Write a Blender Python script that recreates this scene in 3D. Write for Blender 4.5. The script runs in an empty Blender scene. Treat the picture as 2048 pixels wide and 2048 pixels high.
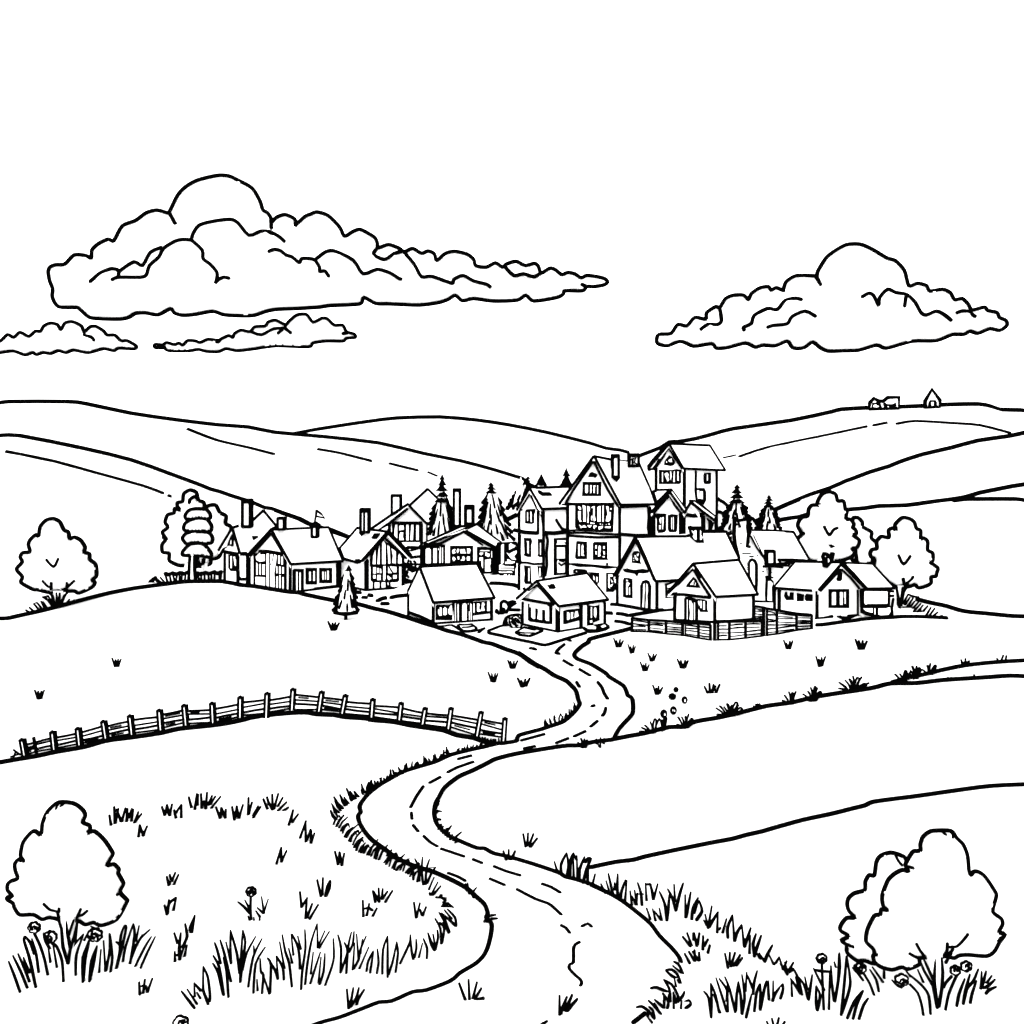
import bpy, bmesh, math, random
import numpy as np
from mathutils import Vector
from mathutils.bvhtree import BVHTree
from mathutils.geometry import delaunay_2d_cdt

random.seed(7)
sc = bpy.context.scene
col = sc.collection
F, CX, VH, CH = 2200.0, 1024.0, 880.0, 13.5     # focal length and horizon in picture units of 2048, eye height in metres
K = 1.5                                         # pen weight
CAM = Vector((0, 0, CH))

# ---------------------------------------------------------------- materials
def mat(name, c, var=0.0, rough=1.0, scale=3.0):
    m = bpy.data.materials.new(name); m.use_nodes = True
    nt = m.node_tree; b = nt.nodes['Principled BSDF']
    b.inputs['Roughness'].default_value = rough
    b.inputs['Specular IOR Level'].default_value = 0.0
    if var:
        n = nt.nodes.new('ShaderNodeTexNoise'); n.inputs['Scale'].default_value = scale
        r = nt.nodes.new('ShaderNodeMapRange')
        r.inputs['To Min'].default_value = c - var; r.inputs['To Max'].default_value = c + var
        nt.links.new(n.outputs['Fac'], r.inputs['Value'])
        cc = nt.nodes.new('ShaderNodeCombineColor')
        for k in ('Red', 'Green', 'Blue'): nt.links.new(r.outputs['Result'], cc.inputs[k])
        nt.links.new(cc.outputs['Color'], b.inputs['Base Color'])
    else:
        b.inputs['Base Color'].default_value = (c, c, c, 1)
    return m
INK = mat('black_ink', 0.0005)
WHITES = {k: mat('white_' + k, 0.8, 0.02, scale=s) for k, s in (('plaster', 4), ('turf', .6), ('roof', 5), ('leaf', 3), ('timber', 8), ('stone', 6), ('vapour', .02), ('gravel', 9), ('glass', 2))}

# ---------------------------------------------------------------- picture <-> place
CROPS = {'C1': (400, 960, 300/1932), 'C2': (660, 940, 300/1932), 'C3': (780, 1040, 300/1932), 'C4': (1000, 900, 300/1932),
 'C5': (1220, 860, 300/1932), 'C6': (1200, 1040, 300/1932), 'C7': (1440, 960, 300/1932), 'C8': (1640, 960, 300/1932), 'C9': (880, 900, 240/1932),
 'F1': (0, 1560, 500/1932), 'F2': (400, 1560, 500/1932), 'F3': (640, 1360, 600/1932), 'F4': (1080, 1660, 580/1932), 'F5': (1548, 1600, 500/1932),
 'F6': (0, 1340, 540/1932), 'F7': (500, 1340, 540/1932), 'F8': (1000, 1240, 400/1932), 'S1': (60, 320, 600/1932), 'S2': (620, 400, 620/1932),
 'S3': (1280, 460, 768/1932), 'S4': (0, 600, 740/1932), 'S5': (1680, 740, 368/1932), 'S6': (0, 940, 480/1932), 'S8': (1200, 1240, 848/1932),
 'Y1': (1000, 1120, 240/1932), 'Y2': (1400, 1190, 240/1932), 'Y3': (920, 1080, 140/1932), 'Y4': (1300, 1340, 300/1932), 'Y5': (1380, 1920, 340/1932),
 'Y6': (1100, 1840, 320/1932), 'Y7': (260, 1080, 220/1932), 'Y8': (300, 2000, 160/1932), 'FU': (0, 0, 2048/1932), 'PX': (0, 0, 1.0)}
def cv(c, p):
    a, b, s = CROPS[c]; return (a + p[0]*s, b + p[1]*s)
def cl(c, pts): return [cv(c, p) for p in pts]
KNOLLS = [(-11.3, 54, .5, 9), (19, 64, .45, 10), (-34, 102, .5, 13), (14, 37, .35, 6), (-9, 33, .25, 5)]
def gz(x, y):
    return sum(a*math.exp(-((x-cx)**2 + (y-cy)**2)/(2*s*s)) for cx, cy, a, s in KNOLLS)
def P(u, v, d): return Vector(((u-CX)*d/F, d, CH - (v-VH)*d/F))
def G(u, v):
    d = F*CH/max(v-VH, 20)
    for _ in range(25):
        z = gz((u-CX)*d/F, d); d = F*(CH-z)/max(v-VH, 20)
    return P(u, v, d)
def gd(u, v): return G(u, v).y
def smooth(pts, n=4, closed=False):
    out = []; N = len(pts)
    if N < 3: return list(pts)
    for i in range(N if closed else N-1):
        g = (lambda k: pts[k % N]) if closed else (lambda k: pts[min(max(k, 0), N-1)])
        p0, p1, p2, p3 = g(i-1), g(i), g(i+1), g(i+2)
        for k in range(n):
            t = k/n
            out.append(tuple((2*t**3-3*t*t+1)*p1[j] + (t**3-2*t*t+t)*.4*(p2[j]-p0[j]) + (-2*t**3+3*t*t)*p2[j] + (t**3-t*t)*.4*(p3[j]-p1[j]) for j in range(2)))
    if not closed: out.append(tuple(pts[-1]))
    return out

# ---------------------------------------------------------------- mesh collector
class MB:
    def __init__(s): s.v = []; s.f = []; s.m = []
    def add(s, vs, fs, m):
        o = len(s.v); s.v += [Vector(a) for a in vs]
        for f in fs: s.f.append([o+i for i in f]); s.m.append(m)
    def tube(s, pts, w, taper=None, m=1, n=6, rad=None):
        q = [Vector(pts[0])]
        keep = [0]
        for i, p in enumerate(pts[1:], 1):
            p = Vector(p)
            if (p-q[-1]).length > 1e-4*max(1, p.y): q.append(p); keep.append(i)
        if len(q) < 2: return
        L = len(q); rs = []
        for i in range(L):
            r = rad if rad else .5*w*K*abs(q[i].y)/F
            if taper:
                t = i/(L-1); r *= taper[0]*(1-t)**2 + 2*taper[1]*t*(1-t) + taper[2]*t*t
            rs.append(r)
        vs = []; up = None
        for i in range(L):
            a = q[max(i-1, 0)]; b = q[min(i+1, L-1)]
            t = (b-a)
            if t.length < 1e-6: t = q[i]-q[i-1] if i else q[i+1]-q[i]
            t.normalize()
            if up is None:
                up = Vector((0, 1, 0)) if abs(t.y) < .9 else Vector((0, 0, 1))
            e = (up - t*up.dot(t))
            if e.length < 1e-3: e = t.orthogonal()
            e.normalize(); up = e; g = t.cross(e)
            for k in range(n):
                c = 2*math.pi*k/n
                vs.append(q[i] + (e*math.cos(c) + g*math.sin(c))*rs[i])
        fs = [[i*n+k, i*n+(k+1) % n, (i+1)*n+(k+1) % n, (i+1)*n+k] for i in range(L-1) for k in range(n)]
        a = len(vs); vs.append(q[0]-(q[1]-q[0]).normalized()*rs[0]*.7); vs.append(q[-1]+(q[-1]-q[-2]).normalized()*rs[-1]*.7)
        fs += [[a, (k+1) % n, k] for k in range(n)] + [[a+1, (L-1)*n+k, (L-1)*n+(k+1) % n] for k in range(n)]
        s.add(vs, fs, m)
    def prism(s, poly, vec, m=0):
        n = len(poly); vec = Vector(vec)
        vs = [Vector(p) for p in poly] + [Vector(p)+vec for p in poly]
        s.add(vs, [list(range(n)), list(range(2*n-1, n-1, -1))] + [[i, (i+1) % n, n+(i+1) % n, n+i] for i in range(n)], m)
    def hull(s, pts, m=0):
        bm = bmesh.new()
        for p in pts: bm.verts.new(p)
        bmesh.ops.convex_hull(bm, input=bm.verts[:])
        bm.verts.ensure_lookup_table()
        lone = [v for v in bm.verts if not v.link_faces]
        for v in lone: bm.verts.remove(v)
        bm.verts.index_update()
        s.add([v.co.copy() for v in bm.verts], [[v.index for v in f.verts] for f in bm.faces], m); bm.free()
    def lathe(s, axis, prof, m=0, n=12, jit=0):
        vs = []; fs = []
        for (r, z) in prof:
            for k in range(n):
                c = 2*math.pi*k/n; rr = r*(1+random.uniform(-jit, jit))
                vs.append((axis[0]+rr*math.cos(c), axis[1]+rr*math.sin(c), z))
        for i in range(len(prof)-1):
            fs += [[i*n+k, i*n+(k+1) % n, (i+1)*n+(k+1) % n, (i+1)*n+k] for k in range(n)]
        fs += [list(range(n))[::-1], list(range((len(prof)-1)*n, len(prof)*n))]
        s.add(vs, fs, m)
    def build(s, name, white, parent=None, loc=(0, 0, 0)):
        me = bpy.data.meshes.new(name); L = Vector(loc)
        me.from_pydata([v-L for v in s.v], [], s.f)
        me.materials.append(WHITES[white]); me.materials.append(INK)
        me.polygons.foreach_set('material_index', s.m)
        me.validate(); me.update()
        bm = bmesh.new(); bm.from_mesh(me); bmesh.ops.recalc_face_normals(bm, faces=bm.faces); bm.to_mesh(me); bm.free()
        o = bpy.data.objects.new(name, me); col.objects.link(o)
        if parent: o.parent = parent
        else: o.location = L
        return o

def tag(o, label=None, cat=None, group=None, kind=None):
    if label: o['label'] = label
    if cat: o['category'] = cat
    if group: o['group'] = group
    if kind: o['kind'] = kind
    return o
def empty(name, loc, label, cat, group=None):
    o = bpy.data.objects.new(name, None); col.objects.link(o); o.location = loc; o.empty_display_size = .3
    return tag(o, label, cat, group)
def structure(name, mb, white): return tag(mb.build(name, white), kind='structure')

# ---------------------------------------------------------------- planes
class Face:
    def __init__(s, a, b):
        s.p = Vector(a); d = Vector(b)-Vector(a); s.n = Vector((d.y, -d.x, 0))
        if s.n.length < 1e-6: s.n = Vector((0, -1, 0))
        s.n.normalize()
        if s.n.dot(CAM-s.p) < 0: s.n = -s.n
    def at(s, u, v, out=0.0):
        r = Vector(((u-CX)/F, 1, -(v-VH)/F)); q = s.p + s.n*out
        return CAM + r*((q-CAM).dot(s.n)/r.dot(s.n))
class Flat(Face):
    def __init__(s, d): s.p = Vector((0, d, 0)); s.n = Vector((0, -1, 0))
def rect(r): return [(r[0], r[1]), (r[2], r[1]), (r[2], r[3]), (r[0], r[3])] if not isinstance(r[0], (tuple, list)) else r

def grow(px, k):
    cx = sum(p[0] for p in px)/len(px); cy = sum(p[1] for p in px)/len(px); out = []
    for x, y in px:
        dx, dy = x-cx, y-cy
        out.append((x+math.copysign(min(k, 9) if k > 0 else -min(-k, abs(dx)*.45), dx) if k > 0 else x-math.copysign(min(-k, abs(dx)*.4), dx),
                    y+math.copysign(k, dy) if k > 0 else y-math.copysign(min(-k, abs(dy)*.4), dy)))
    return out
class Thing:
    """A thing standing at loc: an Empty with its parts under it."""
    def __init__(s, name, label, cat, cr, loc, group=None):
        s.cr = cr; s.loc = Vector(loc); s.root = empty(name, s.loc, label, cat, group); s.parts = {}; s.faces = {}
    def mb(s, part):
        return s.parts.setdefault(part, MB())
    def plate(s, part, face, outer, panes=(), t=.05, out=.02, w='plaster', pane_name='pane', cr=None, inkm=1):
        cr = cr or s.cr; f = s.faces[face] if isinstance(face, str) else face
        m = MB(); m.prism([f.at(*p, out+t) for p in grow(cl(cr, rect(outer)), .7)], -f.n*(t+.04), inkm)
        o = m.build(part, w, s.root, s.loc)
        if panes:
            q = MB()
            for r in panes: q.prism([f.at(*p, out+t+.03) for p in grow(cl(cr, rect(r)), -.55)], -f.n*.05, 0)
            q.build(pane_name, 'glass', o, s.loc)
        return o
    def stroke(s, part, face, pts, w=5.6, out=.03, cr=None, taper=None):
        f = s.faces[face] if isinstance(face, str) else face
        s.mb(part).tube([f.at(*cv(cr or s.cr, p), out) for p in pts], w, taper)
    def box(s, part, r, d, depth=.7, w=5.6, cap=0, cr=None, mid=None):
        """A chimney-like shaft from its drawn rectangle, with inked edges and a dark cap."""
        cr = cr or s.cr; m = MB(); (x0, y0), (x1, y1) = cv(cr, r[:2]), cv(cr, r[2:])
        q = [P(x0, y0, d), P(x1, y0, d), P(x1, y1, d), P(x0, y1, d)]; b = Vector((0, depth, 0))
        m.prism(q, b, 0); p = [a+b for a in q]
        for k in range(4):
            m.tube([q[k], q[(k+1) % 4]], w); m.tube([p[k], p[(k+1) % 4]], w); m.tube([q[k], p[k]], w)
        if mid: m.tube([P(cv(cr, (mid, 0))[0], y0, d), P(cv(cr, (mid, 0))[0], y1, d)], w*.8)
        o = m.build(part, 'stone', s.root, s.loc)
        if cap:
            c = MB(); h = cap*CROPS[cr][2]; g = 2.5
            c.prism([P(x0-g, y0-g, d-.12), P(x1+g, y0-g, d-.12), P(x1+g, y0+h, d-.12), P(x0-g, y0+h, d-.12)], b+Vector((0, .24, 0)), 1)
            c.build('cap', 'stone', o, s.loc)
        return o
    def poly(s, part, pts, th=.12, w=5.6, edges=True, cr=None):
        """A slab from drawn corners (x, y, depth) with inked rim."""
        q = [P(*cv(cr or s.cr, p), p[2]) for p in pts]
        n = Vector((0, 0, 0))
        for i in range(len(q)): n += (q[i]-q[0]).cross(q[(i+1) % len(q)]-q[0])
        n.normalize()
        if n.dot(CAM-q[0]) < 0: n = -n
        m = s.mb(part); m.prism(q, -n*th, 0)
        if edges:
            for i in range(len(q)):
                if edges is True or i in edges: m.tube([q[i], q[(i+1) % len(q)]], w)
    def done(s, whites=None):
        whites = whites or {}
        for k, m in s.parts.items(): m.build(k, whites.get(k, {'wall': 'plaster', 'roof': 'roof'}.get(k, 'plaster')), s.root, s.loc)
        s.parts = {}

def house(name, label, cr, cols, gable, A, Eg, En, A2, En2, d=None, offs=None, roof=None, cat='house', group=None, lw=5.6, vo=.28, edges=(0, 1, 2, 3), base=True, hid=(3, 1, 2), redges=None, barge=.34):
    cs = [cv(cr, (c[0], c[1])) + (cv(cr, (c[0], c[2]))[1] if c[2] is not None else None,) for c in cols]
    ds = [d+o for o in offs] if d else [gd(c[0], c[2]) for c in cs]
    bots = []; tops = []
    for c, dd in zip(cs, ds):
        t = P(c[0], c[1], dd); tops.append(t)
        bots.append(Vector((t.x, t.y, gz(t.x, t.y))))
    T = Thing(name, label, cat, cr, bots[1], group); T.ds = ds
    L, N, R = bots
    T.faces['l'] = Face(L, N); T.faces['r'] = Face(N, R); T.faces['g'] = T.faces['l' if gable == 'L' else 'r']; T.faces['s'] = T.faces['r' if gable == 'L' else 'l']
    if gable == 'L':
        dA = (ds[0]+ds[1])/2; dEg = ds[0]; dEn = ds[1]; dA2 = dA+ds[2]-ds[1]; dEn2 = ds[2]
    else:
        dA = (ds[2]+ds[1])/2; dEg = ds[2]; dEn = ds[1]; dA2 = dA+ds[0]-ds[1]; dEn2 = ds[0]
    a = P(*cv(cr, A), dA-vo); eg = P(*cv(cr, Eg), dEg-vo); en = P(*cv(cr, En), dEn-vo*1.3); a2 = P(*cv(cr, A2), dA2+vo*.4); en2 = P(*cv(cr, En2), dEn2-vo*.5)
    T.pts = dict(a=a, eg=eg, en=en, a2=a2, en2=en2, dA=dA, dA2=dA2)
    B = L+R-N; B.z = gz(B.x, B.y); Bt = tops[0]+tops[2]-tops[1]
    drop = Vector((0, 0, .18))
    w = T.mb('wall')
    body = [p-Vector((0, 0, .3)) for p in (L, N, R, B)] + [t-Vector((0, 0, .05)) for t in tops] + [Bt]
    body += [P(*cv(cr, A), dA+.1)-drop, a2-drop*2+Vector((0, .2, 0))]
    w.hull(body, 0)
    for b, t in zip(bots, tops): w.tube([b+(CAM-b).normalized()*.03, t+(CAM-t).normalized()*.03], lw*1.15)
    if base:
        w.tube([p+Vector((0, -.06, .07)) for p in bots], lw*1.1)
    r = T.mb('roof')
    def slab(q, ed):
        n = (q[1]-q[0]).cross(q[-1]-q[0]).normalized()
        if n.z < 0: n = -n
        r.prism(q, -n*.1, 0)
        for i in ed: r.tube([q[i], q[(i+1) % len(q)]], lw)
    eg2 = eg+(a2-a)
    slab([a, a2, eg2, eg], hid)
    if barge:                                                      # white bargeboards under the verges
        h = Vector((0, 0, barge))
        for p in (eg, en): r.prism([p, a, a-h, p-h], Vector((0, .06, 0)), 0)
    if roof:
        q = [P(*cv(cr, p), p[2]+ds[1]) for p in roof]
        m = r; n = Vector((0, 0, 0))
        for i in range(len(q)): n += (q[i]-q[0]).cross(q[(i+1) % len(q)]-q[0])
        n.normalize(); n = n if n.dot(CAM-q[0]) > 0 else -n
        m.prism(q, -n*.12, 0)
        for i in (redges or range(len(q))): m.tube([q[i], q[(i+1) % len(q)]], lw)
    else:
        slab([a, a2, en2, en], edges)
    return T
# ---------------------------------------------------------------- ground sheet
def axis_pts(lo, hi, steps):
    out = [lo]
    while out[-1] < hi:
        out.append(out[-1] + next(st for lim, st in steps if out[-1] < lim))
    return out
gy = axis_pts(-5000, 9000, ((-100, 980), (-30, 35), (10, 5), (130, 2), (200, 8), (400, 25), (1500, 150), (99999, 1500)))
gx = axis_pts(-7000, 7000, ((-1000, 1000), (-300, 100), (-90, 15), (-60, 4), (60, 2), (90, 4), (300, 15), (1000, 100), (99999, 1000)))
ground = MB()
vs = [(x, y, gz(x, y)) for y in gy for x in gx]; nx = len(gx)
ground.add(vs, [[j*nx+i, j*nx+i+1, (j+1)*nx+i+1, (j+1)*nx+i] for j in range(len(gy)-1) for i in range(nx-1)], 0)
def gline(mb, px, w=6.6, sm=3, taper=None):
    if sm: px = smooth(px, sm)
    q = []
    for a, b in zip(px, px[1:]):
        n = max(1, int(math.hypot(b[0]-a[0], b[1]-a[1])/25))
        q += [(a[0]+(b[0]-a[0])*k/n, a[1]+(b[1]-a[1])*k/n) for k in range(n)]
    q.append(px[-1])
    mb.tube([g+Vector((0, 0, .32*w*K*g.y/F)) for g in (G(*p) for p in q)], w*1.0, taper)

S6a = [(-1000, 1290), (-400, 1235), (-30, 1212), (0, 1210), (60, 1208), (150, 1188), (300, 1155), (460, 1115), (700, 1050), (880, 1005), (1060, 970), (1200, 950), (1340, 932), (1480, 914), (1640, 911), (1810, 912)]
knoll = cl('S6', S6a) + cl('C1', [(520, 1375), (700, 1392), (900, 1425), (1150, 1465), (1280, 1475), (1340, 1495), (1500, 1530), (1750, 1580)]) + cl('C2', [(340, 1745), (560, 1805), (740, 1845), (960, 1915)])
road_left_far = cl('C3', [(20, 1215), (220, 1278), (430, 1350), (600, 1400), (740, 1450), (900, 1490), (1050, 1540), (1200, 1595), (1320, 1620), (1500, 1690), (1620, 1730), (1720, 1780), (1790, 1840), (1932, 1920)])
road_left_mid = cl('F8', [(180, 335), (280, 410), (440, 495), (520, 550), (640, 605), (690, 650), (735, 700), (755, 780), (770, 825), (730, 890), (660, 960), (590, 1010), (440, 1060), (380, 1080), (190, 1130), (165, 1160), (150, 1190), (0, 1215)])
road_left_near = cl('F3', [(1150, 420), (1050, 445), (980, 460), (840, 495), (740, 540), (640, 570), (530, 605), (430, 660), (380, 690), (310, 745), (265, 800), (255, 830), (262, 860), (245, 885), (255, 930), (290, 990), (340, 1045), (430, 1110), (480, 1150), (560, 1190), (640, 1220), (740, 1250), (860, 1305), (950, 1355), (1010, 1410), (1060, 1455), (1080, 1510), (1070, 1540), (1105, 1580), (1100, 1650), (1080, 1730), (1050, 1790), (1000, 1840), (900, 1900)]) + cl('F2', [(1932, 1570), (1750, 1640), (1640, 1655), (1480, 1725), (1380, 1735), (1250, 1785), (1080, 1850), (950, 1885), (850, 1920)])
road_right_far = cl('C6', [(420, 1410), (360, 1430), (160, 1480)]) + cl('F8', [(870, 200), (855, 230), (790, 270), (725, 330), (720, 365), (760, 400), (880, 445), (1020, 530), (1060, 570), (1190, 650), (1220, 700), (1235, 745), (1280, 780), (1285, 890), (1265, 940), (1150, 1065), (1100, 1160)])
bank_near = cl('F8', [(1090, 1170), (1060, 1176), (900, 1195), (760, 1228), (650, 1230), (470, 1255), (150, 1310)]) + cl('F3', [(1130, 520), (1080, 545), (980, 595), (890, 635), (800, 705), (765, 765), (745, 800), (735, 860), (745, 920), (770, 960), (820, 1010), (890, 1045), (1010, 1095), (1060, 1098), (1120, 1130), (1210, 1150), (1380, 1200), (1540, 1255), (1580, 1280), (1640, 1295), (1750, 1330), (1850, 1380)]) + cl('F4', [(340, 380), (460, 435), (540, 480), (640, 555), (740, 640), (800, 720), (880, 800), (925, 855), (938, 890)])
road_right_end = cl('Y6', [(1180, 1172), (1145, 1145), (1070, 1205), (1000, 1260)])
bank_right = cl('F8', [(1090, 1170), (1240, 1140), (1380, 1115), (1500, 1085), (1640, 1052), (1780, 1050), (1850, 1012)]) + cl('S8', [(455, 467), (540, 453), (640, 430), (760, 400), (870, 385), (1000, 355), (1230, 320), (1320, 298), (1440, 296), (1560, 282), (1750, 270), (1870, 262), (1980, 268), (2200, 285), (2600, 330)])
bank_upper = cl('S8', [(1330, 292), (1400, 272), (1480, 255), (1560, 235), (1660, 215), (1800, 200), (1980, 190), (2200, 188), (2600, 205)])
field = cl('F4', [(335, 260), (500, 225), (620, 210), (700, 188), (900, 145), (1130, 98), (1280, 70), (1370, 45), (1480, 20)]) + cl('F5', [(0, 228), (230, 165), (440, 120), (620, 75), (700, 55), (760, 28), (900, 8)]) + cl('FU', [(1730, 1505), (1800, 1495), (1870, 1486), (1960, 1482), (2150, 1474), (2500, 1480)])
fence_line = cl('F6', [(-900, 800), (-400, 740), (-30, 680), (0, 675), (130, 652), (260, 630), (400, 600), (600, 565), (760, 520), (950, 495), (1150, 465), (1280, 435), (1500, 412), (1620, 395), (1740, 370)]) + cl('F7', [(0, 356), (130, 335), (300, 320), (410, 318), (480, 330), (600, 335), (680, 350), (830, 360), (880, 372), (1030, 385), (1140, 408), (1250, 425), (1390, 447), (1480, 480), (1600, 500), (1680, 528), (1760, 535)])
village_right = cl('C7', [(1240, 1888), (1340, 1882), (1560, 1850), (1720, 1832)]) + cl('C8', [(540, 1815), (720, 1800), (920, 1790), (1060, 1780), (1340, 1782), (1640, 1797)])
knoll_right = cl('C8', [(1250, 1560), (1330, 1580), (1450, 1610), (1640, 1650), (1800, 1700), (1932, 1725)]) + cl('FU', [(1860, 1161), (1912, 1166), (1960, 1167), (2150, 1172), (2450, 1190)])
gline(ground, knoll, 7); gline(ground, bank_right, 7); gline(ground, bank_upper, 6.6); gline(ground, field, 6.6); gline(ground, fence_line, 7.6)
gline(ground, village_right, 6.2); gline(ground, knoll_right, 7)
for c, p, w in (('C2', [(785, 1665), (860, 1648), (990, 1635)], 6.4), ('C2', [(610, 1705), (660, 1680), (720, 1668)], 6.4), ('C2', [(660, 1745), (755, 1742)], 6.4), ('C2', [(415, 1660), (475, 1662)], 5.6),
    ('C2', [(500, 1632), (540, 1640)], 6.4), ('C2', [(300, 1595), (395, 1600)], 6.4), ('C6', [(75, 1218), (155, 1222)], 6.4), ('C6', [(215, 1225), (290, 1232), (360, 1250)], 6), ('C6', [(195, 1322), (300, 1335), (380, 1360)], 5.6),
    ('C6', [(390, 1250), (520, 1228), (720, 1192), (930, 1150)], 6.4), ('Y3', [(840, 1240), (1100, 1245), (1500, 1290), (1680, 1365), (1800, 1390)], 6.4), ('C1', [(1320, 1425), (1480, 1420), (1700, 1395), (1800, 1385)], 5.6),
    ('C6', [(140, 1105), (210, 1108), (380, 1135), (540, 1165), (700, 1190)], 5.6)):
    gline(ground, cl(c, p), w, 2)
tag(structure('ground', ground, 'turf'))

# ---------------------------------------------------------------- road, yard
def sheet(name, ring, lift, step, white, lines=()):
    pts = [(g.x, g.y) for g in (G(*p) for p in ring)]
    dense = []
    for a, b in zip(pts, pts[1:]+pts[:1]):
        n = max(1, int(math.hypot(b[0]-a[0], b[1]-a[1])/step))
        dense += [(a[0]+(b[0]-a[0])*k/n, a[1]+(b[1]-a[1])*k/n) for k in range(n)]
    xs = [p[0] for p in dense]; ys = [p[1] for p in dense]; inner = []
    y = min(ys)
    while y < max(ys):
        x = min(xs)
        while x < max(xs):
            inner.append((x, y)); x += step
        y += step
    n = len(dense)
    ov, _, of, _, _, _ = delaunay_2d_cdt([Vector(p) for p in dense+inner], [(i, (i+1) % n) for i in range(n)], [], 1, 1e-4)
    m = MB(); m.add([(v.x, v.y, gz(v.x, v.y)+lift) for v in ov], [list(f) for f in of], 0)
    for px, w, sm in lines: gline(m, px, w, sm)
    return structure(name, m, white)
dashes = [('F8', d) for d in ([(285, 288), (320, 290), (345, 300)], [(620, 250), (575, 285), (540, 330), (575, 342)], [(615, 405), (700, 455)], [(770, 490), (870, 550)], [(740, 615), (768, 660)], [(945, 615), (985, 665), (1005, 720), (1040, 775)],
    [(885, 850), (912, 840)], [(1022, 865), (1010, 910), (988, 940)], [(940, 990), (875, 1045)], [(825, 1090), (715, 1140)], [(660, 1158), (540, 1205)], [(430, 1118), (205, 1180)], [(340, 1235), (228, 1258)], [(655, 200), (680, 215)])]
dashes += [('F3', d) for d in ([(975, 497), (888, 520)], [(988, 537), (880, 575), (822, 605)], [(775, 635), (705, 673)], [(665, 695), (620, 760), (583, 830)], [(588, 865), (592, 905)], [(600, 945), (632, 985)], [(668, 1015), (710, 1055), (757, 1082)], [(778, 1097), (930, 1148)],
    [(983, 1165), (1045, 1190)], [(1118, 1210), (1200, 1243), (1292, 1270)], [(822, 1253), (890, 1278), (937, 1305)], [(1092, 1290), (1190, 1332)], [(1267, 1358), (1390, 1422), (1470, 1450), (1510, 1480), (1555, 1522)], [(1428, 1323), (1490, 1345), (1548, 1380)],
    [(1550, 1590), (1585, 1608), (1610, 1640)], [(1685, 1598), (1725, 1580), (1750, 1600)])]
dashes += [('Y6', [(360, 285), (300, 320), (283, 370), (283, 530), (235, 560), (235, 610), (310, 690), (370, 740), (382, 775), (365, 815)])]
RL = road_left_far + road_left_mid + road_left_near
RR = road_right_far + bank_near
lines = [(RL, 6.8, 3), (road_right_far, 6.6, 3), (bank_near, 6.8, 3), (road_right_end, 6.5, 0)] + [(cl(c, d), 5.3, 2) for c, d in dashes]
ring = RL + [(700, 2075), (1150, 2075)] + [(1270, 2045), (1380, 1960)] + RR[::-1]
sheet('road', ring, .03, 2.0, 'gravel', lines)
yard_edge = cl('F8', [(-330, 92), (-150, 130), (0, 165), (100, 190), (200, 205), (310, 235), (400, 257), (450, 255), (560, 215), (680, 185), (830, 143)])
sheet('yard', cl('Y1', [(-20, 1240), (300, 1310), (520, 1350), (690, 1395), (770, 1385), (1080, 1290), (1380, 1200), (1250, 1110), (920, 1190), (380, 1070), (100, 1065), (0, 1090), (-20, 1100)]), .05, 1.2, 'gravel',
      [(cl('Y1', [(-180, 1165), (-165, 1205), (0, 1240), (300, 1310), (520, 1355), (690, 1395), (770, 1388), (1080, 1290), (1380, 1200)]), 5.8, 2), (cl('Y1', [(-160, 1150), (-60, 1110), (0, 1090), (160, 1050)]), 4.8, 0)])

# ---------------------------------------------------------------- hills
def hill(name, crest, D, wf, wb, lines=(), lw=7.5, ink=(-9999, 9999), swing=True):
    px = smooth(crest, 2); q = []
    for u, v in px:
        dd = D if v < 890 or not swing else min(D, F*(CH-1.0)/(v-VH)); q.append(P(u, v, dd))     # low shoulders swing nearer
    m = MB(); rows = []
    prof = [(-1, 0), (-.85, .2), (-.6, .5), (-.3, .78), (-.1, .94), (0, 1), (.1, .97), (.35, .75), (.7, .3), (1, 0)]
    for s, h in prof:
        rows.append([(p.x, p.y+s*((wf if s < 0 else wb)*min(1, .25+p.z/14)), -.6+(max(p.z, -.3)+.6)*h) for p in q])
    n = len(q); N = len(rows)
    m.add([v for r in rows for v in r], [[i*n+k, i*n+k+1, (i+1)*n+k+1, (i+1)*n+k] for i in range(N-1) for k in range(n-1)] + [[i*n for i in range(N)], [i*n+n-1 for i in range(N)]], 0)
    bv = BVHTree.FromPolygons([v for v in m.v], m.f)
    m.tube([p+Vector((0, -.003*p.y, .0008*p.y)) for p, (u, v) in zip(q, px) if ink[0] <= u <= ink[1]], lw)
    for c, l, w in lines:
        pts = []
        l = smooth(cl(c, l), 3)
        for a, b in zip(l, l[1:]+[l[-1]]):
            for k in range(3):
                u = a[0]+(b[0]-a[0])*k/3; v = a[1]+(b[1]-a[1])*k/3
                h = bv.ray_cast(CAM, Vector(((u-CX)/F, 1, -(v-VH)/F)).normalized(), 3000)
                if h[0]: pts.append(h[0]+Vector((0, -.1, .05)))
        if len(pts) > 1: m.tube(pts, w)
    return structure('hill', m, 'turf')
hA = cl('FU', [(-420, 790), (-300, 775), (-150, 765), (-60, 763), (0, 763), (20, 760), (130, 760), (165, 764), (250, 782), (340, 795), (415, 804), (470, 808), (520, 818), (610, 826), (715, 838), (800, 858), (870, 872), (930, 888)]) + cl('C9', [(1200, 440), (1330, 482)]) + [(1060, 972), (1110, 995), (1180, 1030), (1260, 1075)]
hill('hill', hA, 265, 70, 60, [('FU', [(355, 811), (410, 832), (470, 846), (517, 858)], 6.4), ('FU', [(600, 849), (640, 856), (700, 871)], 6.4), ('FU', [(735, 876), (788, 889)], 6.4), ('FU', [(808, 892), (824, 899)], 4.6)])
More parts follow.
